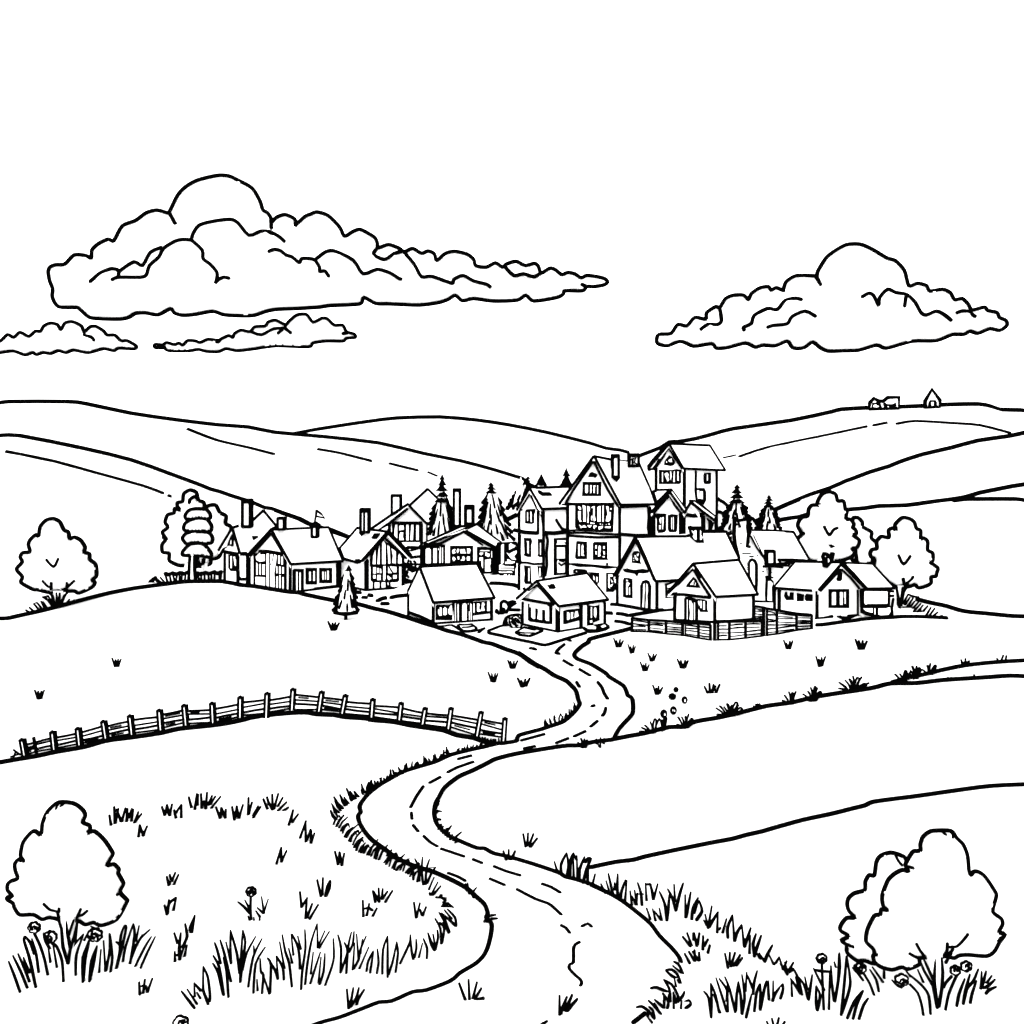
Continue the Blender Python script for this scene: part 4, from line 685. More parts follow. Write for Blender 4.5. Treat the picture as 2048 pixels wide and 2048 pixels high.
# bank clumps
BG = 'grass clumps along the right bank'
BK = [('F8', 'sloping comb of grass where the right bank meets the road', [[(1340, 1070), (1385, 1112)], [(1385, 1045), (1420, 1100)], [(1410, 1010), (1470, 1085)], [(1430, 990), (1500, 1080)], [(1480, 965), (1510, 1010)], [(1450, 985), (1540, 985)], [(1540, 990), (1545, 1065)], [(1590, 965), (1590, 1060)], [(1545, 1020), (1590, 1020)], [(1590, 960), (1620, 968)]]),
 ('F8', 'looped grass clump on the bank under the stones', [[(1700, 960), (1750, 1035)], [(1700, 960), (1730, 945), (1785, 1030)], [(1765, 920), (1790, 950)], [(1790, 925), (1830, 915), (1850, 990)], [(1840, 930), (1880, 940)], [(1810, 950), (1815, 1000)]]),
 ('Y4', 'rounded bank clump of fanned blades', [[(830, 510), (880, 590)], [(895, 485), (940, 590)], [(950, 445), (970, 530)], [(945, 470), (990, 470), (1030, 460)], [(1030, 435), (1060, 435), (1065, 520)], [(1100, 460), (1150, 490), (1110, 555)], [(1000, 500), (985, 590)], [(1145, 490), (1190, 540)], [(1240, 485), (1200, 545)], [(1040, 500), (980, 590)]]),
 ('Y4', 'tiny two tipped clump right of the rounded bank clump', [[(1355, 445), (1380, 500)], [(1440, 455), (1425, 500)], [(1350, 460), (1400, 500)]]),
 ('S8', 'twin looped leaves on the bank with a bud above', [[(840, 355), (885, 382)], [(850, 345), (893, 378)], [(870, 350), (890, 378)], [(890, 330), (902, 312), (910, 328), (895, 340)]]),
 ('S8', 'knotty bank clump right of the twin looped leaves', [[(940, 345), (955, 368)], [(935, 350), (940, 370)], [(965, 312), (985, 330)], [(990, 315), (975, 345)], [(1015, 325), (990, 352)], [(960, 315), (1000, 320)]]),
 ('S8', 'dome shaped bank clump before the forked lines', [[(1093, 290), (1130, 325)], [(1110, 280), (1140, 320)], [(1130, 270), (1150, 300)], [(1150, 275), (1180, 285)], [(1145, 268), (1190, 270)], [(1185, 275), (1215, 300)], [(1160, 290), (1155, 310)], [(1215, 295), (1180, 322)]]),
 ('S8', 'long climbing bank clump along the upper bank line', [[(1328, 278), (1360, 290)], [(1350, 265), (1380, 283)], [(1375, 250), (1400, 278)], [(1400, 230), (1430, 268)], [(1420, 220), (1445, 260)], [(1440, 215), (1470, 245)], [(1465, 208), (1490, 240)], [(1480, 215), (1478, 252)], [(1500, 225), (1485, 248)], [(1530, 220), (1545, 238)], [(1515, 240), (1530, 220)]]),
 ('S8', 'small sprig on the upper bank line', [[(1645, 180), (1655, 212)], [(1665, 175), (1665, 212)], [(1683, 185), (1672, 212)], [(1645, 195), (1683, 190)]]),
 ('S8', 'leafy sprig at the right end of the upper bank line', [[(1808, 175), (1825, 198)], [(1838, 160), (1825, 195)], [(1852, 162), (1848, 185)]]),
 ('S8', 'left one of two short tufts on the lower bank line', [[(1585, 260), (1590, 278)], [(1600, 260), (1602, 278)], [(1618, 262), (1612, 278)]]),
 ('S8', 'right one of two short tufts on the lower bank line', [[(1688, 262), (1695, 272)], [(1705, 248), (1703, 270)], [(1722, 258), (1712, 272)]]),
 ('F8', 'grass at the road edge where the bank line crosses', [[(750, 1190), (785, 1235)], [(775, 1165), (795, 1235)], [(820, 1145), (810, 1235)], [(850, 1180), (840, 1225)], [(870, 1180), (900, 1205)], [(750, 1200), (840, 1230)]]),
 ('F8', 'star shaped sprig on the bank line beside the road', [[(970, 1135), (970, 1235)], [(925, 1150), (1010, 1195)], [(1010, 1145), (930, 1195)], [(930, 1165), (965, 1235)]]),
 ('F6', 'dark weeds at the foot of the first fence post', [[(95, 570), (150, 610)], [(75, 622), (140, 600)], [(90, 640), (110, 590)]])]
def fan(cx, cy, rx, ry, n, a0, a1, slope=0, seed=0):
    r = random.Random(seed); out = []; rx *= 1.12; ry *= 1.22
    n = max(5, int(n*.95))
    for i in range(n):
        a = math.radians(a0+(a1-a0)*i/(n-1)+r.uniform(-5, 5)); l = r.uniform(.8, 1.1); x, y = math.cos(a)*rx*l, math.sin(a)*ry*l
        bx = cx+x*.3; by = cy-slope*x*.3; tip = (cx+x, cy-y-slope*x*.5); o = rx*.07*(1 if math.cos(a) < 0 else -1)
        out.append([tip, ((tip[0]+bx)/2+o, (tip[1]+by)/2-ry*.05), (bx, by)])
        if i % 2: out.append([tip, (tip[0]+rx*.13, tip[1]+ry*.1), ((tip[0]+bx)/2+rx*.12, (tip[1]+by)/2+ry*.05)])
    return out
EXTRA = {'rounded bank clump of fanned blades': fan(1020, 598, 185, 150, 11, 20, 158, .22, 1), 'dome shaped bank clump before the forked lines': fan(1155, 326, 66, 60, 10, 22, 160, .12, 2),
 'long climbing bank clump along the upper bank line': fan(1385, 284, 52, 45, 6, 60, 165, .2, 3)+fan(1440, 268, 40, 52, 7, 50, 150, .2, 4)+fan(1500, 250, 36, 40, 5, 20, 140, .2, 5), 'twin looped leaves on the bank with a bud above': fan(872, 384, 40, 50, 6, 60, 160, .2, 6),
 'knotty bank clump right of the twin looped leaves': fan(972, 370, 48, 58, 8, 25, 150, .2, 7), 'sloping comb of grass where the right bank meets the road': fan(1480, 1092, 130, 110, 7, 70, 165, .25, 8)+fan(1575, 1070, 50, 110, 4, 50, 120, .2, 9),
 'looped grass clump on the bank under the stones': fan(1790, 1045, 100, 110, 8, 30, 150, .2, 10), 'tiny two tipped clump right of the rounded bank clump': fan(1385, 505, 60, 60, 4, 45, 140, .2, 11), 'grass at the road edge where the bank line crosses': fan(810, 1236, 70, 80, 6, 40, 140, .15, 12)}
for c, lb, st in BK: clump(lb, c, EXTRA.get(lb, st), 3.5, 'grass_clump', 'grass', BG, (.8, 1.1, .9), 16)
clump('odd plant with one raised dark leaf between tree and tall clump', 'F1', [[(1505, 1045), (1490, 1120), (1480, 1180)], [(1500, 1060), (1470, 1140), (1478, 1180)], [(1430, 1110), (1445, 1190), (1440, 1230), (1405, 1300)], [(1345, 1180), (1375, 1270)], [(1397, 1180), (1385, 1300), (1390, 1390)], [(1445, 1275), (1425, 1365)], [(1350, 1325), (1352, 1410)], [(1440, 1240), (1385, 1390)], [(1352, 1350), (1390, 1360)]], 5.6, 'meadow_plant', 'plant')

# fringes nobody could count: one object
fr = MB(); rf = random.Random(12)
def fringe(cr, path, ln, ang, sp, jit=18, w=4.2, cross=0):
    px = cl(cr, path); s = CROPS[cr][2]; acc = 0
    for a, b in zip(px, px[1:]):
        L = math.hypot(b[0]-a[0], b[1]-a[1]); t = acc
        while t < L:
            p = (a[0]+(b[0]-a[0])*t/L, a[1]+(b[1]-a[1])*t/L+rf.uniform(-1, 1.5)); l = ln*1.12*s*rf.uniform(.55, 1.2)
            al = math.radians(ang+rf.uniform(-jit, jit)); q = [(p[0]+l*math.cos(al), p[1]-l*math.sin(al)), (p[0]+l*.5*math.cos(al+.15), p[1]-l*.5*math.sin(al+.15)), p]
            D = gd(*p)
            fr.tube([P(u, v, D+rf.uniform(-.02, .02)) for u, v in q], w*.98*rf.uniform(.8, 1.2), (.6, 1.2, .9))
            if rf.random() < cross:
                e = (q[0][0]+rf.uniform(2, 5), q[0][1]+rf.uniform(3, 8)); fr.tube([P(*q[0], D), P(*e, D)], w*.8, (1, 1, .5))
            t += sp*.98*s*rf.uniform(.7, 1.3)
        acc = t-L
fringe('F3', [(1160, 415), (1040, 440), (960, 455), (880, 480)], 38, 95, 22, 25)
fringe('F3', [(840, 492), (740, 532), (650, 565), (540, 605), (430, 660), (350, 695), (270, 745)], 52, 100, 17, 24, 4.4, .25)
fringe('F3', [(250, 755), (215, 775), (170, 810), (130, 850), (105, 900)], 75, 118, 19, 12, 4.4)
fringe('F3', [(85, 930), (120, 955), (155, 1010), (190, 1040), (240, 1105), (290, 1120), (330, 1140), (380, 1160)], 92, 58, 19, 10, 4.4, .35)
fringe('F3', [(410, 1180), (470, 1220), (540, 1235), (600, 1280)], 80, 52, 20, 16, 4.2, .4)
fringe('F3', [(430, 1130), (500, 1170), (560, 1200)], 50, 60, 26, 16, 4)
blades(fr, 'F3', [[(610, 1150), (640, 1220), (625, 1300)], [(660, 1140), (655, 1230), (665, 1320)], [(705, 1155), (685, 1220), (680, 1320)], [(640, 1180), (640, 1300)], [(745, 1205), (715, 1250), (690, 1310)], [(740, 1210), (700, 1215)], [(780, 1325), (720, 1390), (705, 1370)], [(735, 1270), (700, 1350)], [(760, 1300), (715, 1385)], [(580, 1190), (600, 1240), (600, 1290)], [(550, 1180), (600, 1195)],
 [(815, 1405), (745, 1400)], [(790, 1385), (770, 1390), (810, 1420), (790, 1435)], [(860, 1465), (780, 1455), (830, 1440)], [(860, 1465), (820, 1435)], [(765, 1495), (800, 1550), (825, 1600)], [(780, 1500), (850, 1560), (880, 1590)], [(820, 1475), (870, 1530), (878, 1590)], [(800, 1480), (850, 1540)], [(740, 1535), (775, 1600), (780, 1700)], [(770, 1560), (800, 1600), (785, 1700)], [(790, 1560), (830, 1630)], [(695, 1630), (715, 1700), (740, 1745)], [(730, 1640), (745, 1740)], [(755, 1610), (760, 1660), (742, 1740)], [(800, 1520), (835, 1625)]], 4.6)
fringe('F3', [(745, 800), (738, 850), (745, 920)], 45, 20, 16, 60, 4.6)
fringe('F3', [(760, 970), (800, 1000), (840, 1040), (880, 1060)], 66, 58, 19, 10, 4.4, .4)
fringe('F3', [(950, 1360), (985, 1400), (1010, 1415)], 60, 80, 18, 25, 4.4)
blades(fr, 'F3', [[(1135, 1512), (1090, 1520), (1055, 1558)], [(1145, 1535), (1100, 1540), (1060, 1580)], [(1110, 1530), (1080, 1560)]], 4.4, d=gd(*cv('F3', (1080, 1560))))
fringe('F3', [(1450, 300), (1530, 275), (1590, 260), (1630, 215), (1660, 175)], 45, 100, 22, 22, 4, .5)
for st in ([[(95, 210), (120, 290)], [(178, 152), (140, 230), (145, 310)], [(178, 155), (190, 240), (175, 325)], [(225, 152), (205, 200), (200, 335)], [(245, 170), (250, 345)], [(222, 180), (225, 335)], [(298, 178), (265, 260), (262, 350)], [(342, 192), (310, 260), (285, 360)], [(330, 195), (318, 270), (318, 372)], [(368, 292), (345, 380)], [(110, 260), (145, 300)], [(225, 160), (245, 200)], [(345, 192), (320, 190), (298, 220)]],
 [[(405, 358), (440, 428)], [(440, 338), (470, 440)], [(455, 290), (475, 380), (490, 445)], [(518, 292), (515, 380), (518, 460)], [(497, 350), (497, 400)], [(570, 332), (540, 420), (538, 482)], [(578, 335), (565, 492)]],
 [[(600, 405), (612, 500)], [(630, 400), (645, 500)], [(650, 350), (672, 420), (680, 505)], [(640, 430), (690, 432)], [(703, 355), (710, 470)], [(730, 355), (745, 400), (755, 465)], [(785, 358), (755, 465)], [(703, 360), (740, 365)], [(612, 440), (640, 500)], [(650, 420), (640, 490)]],
 [[(710, 520), (735, 595)], [(750, 525), (770, 605)], [(760, 540), (812, 605)], [(795, 520), (812, 605)], [(795, 410), (830, 490), (845, 605)], [(862, 430), (855, 520), (845, 605)]],
 [[(850, 392), (880, 450), (905, 540)], [(893, 362), (900, 480)], [(955, 352), (930, 430), (905, 540)]],
 [[(967, 430), (970, 585)], [(1005, 412), (985, 520), (972, 585)], [(1055, 450), (1020, 520), (1010, 600)], [(1060, 470), (1080, 540), (1040, 600)], [(1085, 540), (1040, 605)], [(1030, 490), (1060, 480)], [(1050, 490), (1025, 560)]],
 [[(1100, 560), (1120, 655)], [(1145, 505), (1120, 650)], [(1090, 600), (1115, 640)], [(1188, 545), (1140, 620), (1120, 655)], [(1185, 550), (1180, 685)], [(1205, 650), (1180, 670)], [(1243, 590), (1215, 690)], [(1283, 565), (1250, 650), (1252, 720)], [(1283, 570), (1295, 740)], [(1345, 630), (1310, 690), (1295, 745)], [(1345, 635), (1360, 780)], [(1405, 650), (1375, 740), (1360, 780)], [(1400, 700), (1395, 825)], [(1440, 690), (1420, 760), (1430, 845)], [(1475, 700), (1450, 770), (1425, 845)], [(1430, 800), (1470, 860)], [(1360, 730), (1400, 720)]],
 [[(1550, 765), (1515, 830), (1495, 880)], [(1460, 820), (1495, 875)], [(1520, 820), (1560, 900)], [(1595, 845), (1565, 895)], [(1595, 850), (1620, 930)], [(1645, 870), (1620, 930)], [(1690, 880), (1655, 940)], [(1600, 890), (1650, 965)], [(1690, 925), (1720, 990), (1745, 1100)], [(1630, 880), (1650, 950)], [(1640, 960), (1690, 925)]]):
    blades(fr, 'F4', st, 5.4)
blades(fr, 'Y6', [[(1490, 500), (1555, 540), (1610, 655)], [(1480, 550), (1605, 655)], [(1395, 605), (1470, 600), (1540, 660), (1585, 780)], [(1395, 610), (1480, 680), (1555, 720)], [(1500, 700), (1525, 815)], [(1535, 720), (1575, 780)], [(1370, 720), (1470, 780), (1540, 900), (1555, 960)], [(1375, 725), (1440, 830), (1455, 985)], [(1210, 825), (1290, 815), (1440, 880)], [(1355, 885), (1380, 920), (1375, 1070)], [(1380, 900), (1430, 1000), (1410, 1080)], [(1260, 960), (1330, 1020), (1375, 1060)], [(1185, 970), (1260, 1040), (1345, 1140)], [(1190, 1045), (1240, 1090), (1265, 1190)], [(1040, 1055), (1110, 1045), (1190, 1100), (1265, 1195)], [(1490, 870), (1495, 1070)], [(1490, 880), (1520, 960), (1515, 1010)], [(1625, 860), (1600, 920), (1515, 1010)], [(1590, 970), (1580, 1070)], [(1680, 965), (1700, 1015), (1630, 1070)], [(1620, 990), (1680, 970)], [(1180, 1175), (1235, 1240)], [(1430, 900), (1440, 960)], [(1260, 1000), (1340, 1140)]], 5)
blades(fr, 'S6', [[(205, 1125), (240, 1150)], [(235, 1105), (275, 1142)], [(270, 1075), (320, 1132)], [(300, 1070), (345, 1128)], [(330, 1055), (365, 1122)], [(340, 1020), (390, 1050)], [(345, 1060), (380, 1115)], [(360, 1015), (425, 1100)], [(385, 1010), (440, 1105)], [(335, 1025), (385, 1015)], [(560, 1040), (530, 1080)], [(600, 1045), (560, 1075)], [(630, 1045), (590, 1075)], [(275, 1075), (300, 1070)], [(150, 1165), (165, 1185)]], 4.6)
blades(fr, 'Y7', [[(320, 760), (370, 810)], [(375, 715), (480, 815)], [(430, 670), (540, 805)], [(440, 655), (600, 795)], [(530, 655), (640, 785)], [(610, 580), (660, 740)], [(690, 580), (720, 740)], [(740, 560), (790, 745)], [(840, 560), (800, 740)], [(870, 590), (870, 740)], [(920, 550), (900, 740)], [(980, 560), (960, 740)],
 [(1170, 570), (1230, 742)], [(1250, 560), (1250, 742)], [(1310, 560), (1310, 742)], [(1370, 560), (1390, 742)], [(1430, 560), (1430, 742)], [(1490, 530), (1480, 742)], [(1560, 560), (1580, 742)], [(1610, 580), (1580, 742)]], 4.6, d=DT-.4)
for a, b in (((610, 600), (1010, 580)), ((1170, 595), (1610, 570)), ((330, 760), (450, 665))):
    n = 6; fr.tube([P(*cv('Y7', (a[0]+(b[0]-a[0])*i/n, a[1]+(b[1]-a[1])*i/n+(12 if i % 2 else -12))), DT-.3) for i in range(n+1)], 6.5)
blades(fr, 'C8', [[(1130, 1470), (1200, 1500), (1270, 1515)], [(1270, 1500), (1265, 1555)], [(1130, 1480), (1070, 1600)], [(1160, 1510), (1090, 1615)], [(1200, 1520), (1120, 1640)], [(1220, 1560), (1160, 1640)], [(1270, 1570), (1190, 1660)], [(1300, 1590), (1210, 1690)], [(1330, 1610), (1250, 1705)], [(1390, 1620), (1320, 1700)], [(1430, 1640), (1350, 1775)], [(1480, 1650), (1390, 1775)], [(1520, 1700), (1430, 1775)], [(1580, 1745), (1480, 1780)], [(1560, 1740), (1575, 1785)], [(1300, 1640), (1290, 1705)]], 4.6)
fr.tube([G(*cv('C8', p)) for p in ((1040, 1648), (1170, 1645))], 5); fr.tube([G(*cv('C8', p)) for p in ((1200, 1705), (1300, 1700))], 4)
fringe('F7', [(1640, 500), (1700, 510), (1760, 515)], 26, 90, 18, 25, 4); fringe('F7', [(1490, 605), (1560, 580), (1640, 560)], 40, 95, 34, 15, 4.6)
tag(fr.build('grass', 'leaf'), 'fringes of drawn grass along the road edges and slopes', 'grass', kind='stuff')

# ---------------------------------------------------------------- flowers and stones
FG = 'blossoms on tall stems'
def flower(label, cr, head, r, stem, leaves=(), d=None, petals=7, extra=(), tilt=0):
    base = stem[-1]; D = d or gd(*cv(cr, base)); g = P(*cv(cr, base), D); root = empty('flower', g, label, 'flower', FG)
    m = MB(); m.tube([P(*p, D) for p in smooth(cl(cr, stem), 3)], 4.2)
    for l in leaves: m.tube([P(*p, D-.03) for p in smooth(cl(cr, l), 3)], 4.6, (.5, 1.1, .9))
    m.build('stem', 'leaf', root, g)
    c = P(*cv(cr, head), D); R = .82*r*CROPS[cr][2]*D/F; b = MB()
    n = 4*petals; rnd = random.Random(int(head[0])); ring = []
    for k in range(n):                                              # a ruffled head: scalloped rim, crumpled middle
        t = 2*math.pi*k/n+tilt; rr_ = R*(.8+.2*abs(math.sin(t*petals/2))+rnd.uniform(-.03, .03)); ring.append(c+Vector((math.cos(t)*rr_, 0, math.sin(t)*rr_*.9)))
    b.hull(ring+[p+(c-p)*.3+Vector((0, -R*.3, 0)) for p in ring]+[p+(c-p)*.4+Vector((0, R*.3, 0)) for p in ring], 0)
    b.tube(ring+[ring[0]], 4.4)
    for k in range(5):
        t = rnd.uniform(0, 6.28); s = [c+Vector((math.cos(t+x)*R*y, -R*.33, math.sin(t+x)*R*y)) for x, y in ((0, .75), (.5, .5), (1.3, .42), (2.0, .2))]
        b.tube(s, 3.4)
    b.tube([c+Vector((math.cos(t)*R*.3, -R*.33, math.sin(t)*R*.3)) for t in (1.5*math.pi*i/6-.6 for i in range(6))], 3.2)
    b.build('blossom', 'leaf', root, g)
flower('round blossom leaning out left of the near left tree trunk', 'F1', (265, 1140), 56, [(265, 1185), (310, 1280), (345, 1390), (370, 1510)])
flower('ragged blossom close against the near left tree trunk', 'F1', (390, 1212), 60, [(400, 1260), (440, 1290), (480, 1400), (490, 1560)], [[(370, 1270), (390, 1410)]], petals=9)
flower('wide blossom under the right side of the near left crown', 'F1', (735, 1195), 68, [(690, 1240), (655, 1330), (642, 1400)], [[(690, 1160), (650, 1240)], [(700, 1130), (760, 1160)]], petals=8)
flower('single round flower among leaves in the middle of the meadow', 'F2', (395, 862), 46, [(392, 905), (390, 1000), (395, 1080)], [[(290, 940), (340, 980), (385, 1030)], [(345, 925), (385, 1000)], [(475, 900), (495, 1030)], [(528, 918), (490, 1030)], [(440, 985), (490, 1030)], [(370, 1050), (390, 1100)], [(415, 1060), (420, 1115)], [(460, 1050), (460, 1115)], [(430, 1010), (465, 1060)]])
flower('upright round blossom on a thin stalk among the reeds', 'F5', (368, 1225), 48, [(370, 1270), (375, 1400), (385, 1625)])
flower('drooping blossom low beneath the half hidden tree', 'F5', (665, 1300), 55, [(690, 1335), (740, 1420), (775, 1510)], [[(605, 1295), (640, 1330), (690, 1395)]], petals=8)
flower('nodding blossom on an arched stem left of the largest trunk', 'F5', (985, 1392), 64, [(1050, 1425), (1110, 1490), (1140, 1580), (1155, 1665)], [[(910, 1390), (950, 1430), (990, 1448)]], petals=6)
flower('left blossom of the pair right of the largest trunk', 'F5', (1400, 1315), 46, [(1375, 1360), (1330, 1410), (1310, 1450)], petals=6, d=gd(*cv('F5', (1325, 1625))))
flower('right blossom of the pair right of the largest trunk', 'F5', (1485, 1285), 52, [(1440, 1330), (1410, 1360), (1350, 1500), (1325, 1625)], petals=6)
flower('blossom cut by the bottom edge of the meadow', 'Y8', (750, 545), 230, [(760, 700), (765, 900)], petals=5, tilt=.3)
def stone(label, x, y, rx, ry, hollow):
    b = G(*cv('F8', (x, y+ry))); D = b.y; s = CROPS['F8'][2]*D/F; c = P(*cv('F8', (x, y)), D); m = MB(); n = 12; vs = []; fs = []
    rings = [(-.95, .3), (-.6, .8), (0, 1), (.6, .8), (.95, .3)]
    m.hull([c+Vector((math.cos(2*math.pi*k/n)*rx*s*r, math.sin(2*math.pi*k/n)*rx*s*r*.8, z*ry*s)) for z, r in rings for k in range(n)], 1)
    o = m.build('stone', 'stone', None, b)
    if hollow:
        q = MB()
        for dx, dy, a, e in hollow: q.hull([c+Vector(((dx+a*.62*math.cos(t))*s, -rx*s*.95+yy, (-dy+e*.62*math.sin(t))*s)) for t in (2*math.pi*i/8 for i in range(8)) for yy in (0, .15)], 0)
        q.build('pale_spot', 'stone', o, (0, 0, 0)).location = -b
    return tag(o, label, 'stone', 'scattered stones above the bank')
stone('topmost small black stone above the right bank', 1700, 672, 29, 28, None); stone('black stone just under the topmost one', 1665, 738, 42, 34, None)
stone('ring like stone standing to the right of the others', 1783, 772, 33, 38, [(0, 0, 9, 20)]); stone('speckled stone in the lower middle of the group', 1675, 873, 37, 43, [(-9, -8, 5, 14), (7, -4, 5, 14)]); stone('lowest stone of the group nearest the bank', 1582, 905, 38, 44, [(6, 0, 10, 16)])
K = 1.17
# ================================================================ the village
def wins(T, face, lst, part='window', **k):
    for o, p in lst: T.plate(part, face, o, p, **k)
VG = 'houses of the village'
# first cottage (far left)
T = house('cottage', 'leftmost cottage with steep left gable and tall dark chimney', 'C1', [(322, 955, 1335), (488, 965, 1362), (612, 975, 1362)], 'L', (415, 615), (240, 905), (512, 945), (660, 500), (640, 930), group=VG,
          roof=[(415, 615, -.2), (540, 572, 1), (655, 540, 2), (815, 392, 3), (988, 602, 3.4), (920, 632, 3), (640, 935, .6), (512, 945, -.3)])
T.plate('window', 'g', [(365, 968), (470, 968), (470, 1170), (400, 1172), (365, 1130)], [(390, 978, 410, 1138), [(428, 985), (447, 985), (450, 1020), (463, 1020), (463, 1110), (446, 1100)]])
T.plate('window', 'g', [(350, 848), (380, 745), (425, 685), (420, 855), (400, 855), (385, 840)], [[(385, 830), (392, 790), (402, 770), (402, 825)]])
T.stroke('wall', 's', [(500, 1250), (525, 1275), (612, 1275)]); T.stroke('wall', 's', [(488, 1170), (490, 1245), (505, 1265)], 7)
T.stroke('wall', 'g', [(260, 915), (380, 935), (490, 955)], 7); T.stroke('wall', 's', [(490, 955), (640, 955)], 6)
T.plate('skylight', Flat(T.ds[1]-.1), [(670, 725), (730, 722), (758, 740), (700, 772), (685, 768)], t=.04)
T.box('chimney', (547, 262, 645, 600), T.ds[1]+.5, w=6.5, cap=42); T.stroke('roof', Flat(T.ds[1]+.4), [(545, 300), (545, 590)], 5); T.done()

# long white cottage with flag
T = house('cottage', 'long cottage with barred gable front, small flag on its chimney', 'C1', [(640, 985, 1372), (1160, 1095, 1460), (1785, 1070, 1385)], 'L', (918, 640), (640, 945), (1168, 1085), (1655, 610), (1840, 1045), group=VG)
T.stroke('roof', 'g', [(650, 975), (780, 840), (918, 690), (1050, 910), (1065, 950)], 5.4, .34)

T.plate('tie_beam', 'g', [(760, 905), (860, 900), (1070, 930), (1070, 962), (740, 945)])
T.plate('barred_front', 'g', [(690, 950), (760, 940), (1090, 960), (1090, 1430), (690, 1370)], [[(715, 985), (765, 935), (770, 960), (835, 955), (835, 1045), (770, 1055), (725, 1035)], (855, 945, 888, 1392), [(905, 955), (940, 955), (925, 1050), (905, 1085)], [(905, 1100), (935, 1040), (960, 955), (990, 970), (975, 1080), (955, 1200), (965, 1405), (905, 1405)], (1005, 970, 1028, 1080), (1045, 985, 1068, 1092), [(722, 1060), (745, 1085), (745, 1222), (722, 1222)], (765, 1078, 783, 1222), [(800, 1085), (835, 1085), (835, 1222), (800, 1222)], [(712, 1245), (838, 1250), (838, 1370), (850, 1390), (712, 1355)], (980, 1110, 996, 1205), (1016, 1112, 1040, 1212), (1057, 1120, 1080, 1208), (980, 1240, 1004, 1405), (1020, 1225, 1038, 1417), (1057, 1250, 1078, 1417)])
T.stroke('wall', 'g', [(1108, 1005), (1108, 1430)], 4)
T.plate('door', 's', [(1200, 1165), (1225, 1148), (1335, 1150), (1335, 1440), (1200, 1440)], [(1238, 1180, 1260, 1440), (1280, 1188, 1300, 1425)])
wins(T, 's', [((1368, 1137, 1505, 1342), [(1405, 1178, 1430, 1300), (1458, 1172, 1482, 1302)]), ((1543, 1137, 1700, 1325), [(1575, 1178, 1595, 1285), (1610, 1178, 1622, 1285), (1637, 1165, 1662, 1287)])])
T.stroke('wall', 's', [(1770, 1080), (1770, 1390)], 7)
T.box('chimney', (1000, 495, 1080, 635), T.ds[1]+1.2, cap=14)
ch = T.box('chimney', (1440, 600, 1505, 735), T.ds[1]+1.0, w=6)
c = MB(); D = T.ds[1]+.8; c.prism([P(*cv('C1', p), D) for p in ((1405, 600), (1420, 555), (1480, 540), (1535, 578), (1535, 610))], (0, .9, 0), 1); c.build('cap', 'stone', ch, T.loc); T.done()
g = P(*cv('C1', (1478, 545)), D+.4); FL = empty('flag', g, 'small pennant flag on a thin pole above the long cottage chimney', 'flag')
m = MB(); m.tube([P(*cv('C1', p), D+.4) for p in ((1476, 555), (1490, 470), (1498, 385))], 4); m.build('pole', 'timber', FL, g)
m = MB(); q = [P(*cv('C1', p), D+.4) for p in ((1500, 390), (1560, 435), (1610, 490), (1500, 468))]; m.prism(q, (0, .03, 0), 0); m.tube(q+[q[0]], 4.6); m.build('cloth', 'leaf', FL, g)

# half timbered house
T = house('timbered_house', 'half timbered house with glazed gable front beside the lone fir', 'C2', [(135, 1150, 1490), (460, 1175, 1560), (940, 1110, 1525)], 'R', (738, 800), (1030, 1115), (405, 1168), (350, 745), (130, 1010), group=VG,
          roof=[(738, 795, .6), (525, 768, 1.8), (352, 745, 2.6), (125, 1008, 2.4), (178, 1140, 1.8), (350, 1192, .6), (408, 1168, -.4)])
T.stroke('roof', 'g', [(700, 870), (850, 1010), (985, 1140)], 5, .34); T.stroke('roof', 'g', [(415, 1168), (560, 1030), (735, 830)], 6.5, .34)
T.stroke('roof', 's', [(180, 1140), (350, 1170), (410, 1168)], 8, .1)
T.plate('barred_front', 'g', [(520, 1240), (520, 1110), (600, 1010), (700, 905), (800, 990), (895, 1075), (935, 1140), (935, 1240)], [[(548, 1215), (555, 1100), (590, 1020), (590, 1215)], [(610, 1215), (620, 1040), (642, 965), (642, 1215)], [(670, 1215), (670, 935), (690, 908), (718, 955), (718, 1215)], [(752, 1210), (738, 965), (770, 985), (780, 1205)], [(800, 1200), (810, 1100), (790, 1005), (850, 1045), (850, 1205)], [(875, 1205), (880, 1090), (895, 1070), (925, 1140), (925, 1205)]])
T.plate('window', 'g', [(530, 1232), (888, 1232), (888, 1420), (860, 1442), (560, 1442), (530, 1420)], [(555, 1250, 595, 1335), (608, 1260, 630, 1325), [(640, 1262), (660, 1275), (665, 1330), (640, 1330)], [(685, 1235), (718, 1235), (718, 1400), (700, 1430), (685, 1420)], [(748, 1245), (780, 1300), (800, 1330), (748, 1330)], [(770, 1240), (858, 1245), (858, 1320), (815, 1320)], (555, 1350, 590, 1400), (608, 1350, 655, 1420), [(740, 1355), (795, 1400), (760, 1420), (740, 1400)], (812, 1350, 860, 1402)])
for l in ([(560, 1440), (560, 1540)], [(650, 1440), (650, 1530)], [(726, 1440), (728, 1520)], [(765, 1440), (772, 1500)], [(725, 1485), (810, 1520)]): T.stroke('wall', 'g', l, 4)
T.stroke('wall', 'g', [(475, 1160), (475, 1555)], 8); T.stroke('wall', 'g', [(960, 1200), (950, 1440), (1040, 1450)], 8)
T.plate('skylight', Flat(T.ds[1]+.5), [(530, 870), (570, 818), (645, 815), (640, 840), (595, 885), (550, 885)], t=.05)
T.box('chimney', (393, 510, 497, 800), T.ds[1]+1.4, w=6, cap=40, mid=440); T.stroke('roof', Flat(T.ds[1]+1.3), [(385, 800), (405, 838), (450, 800)], 6); T.done()
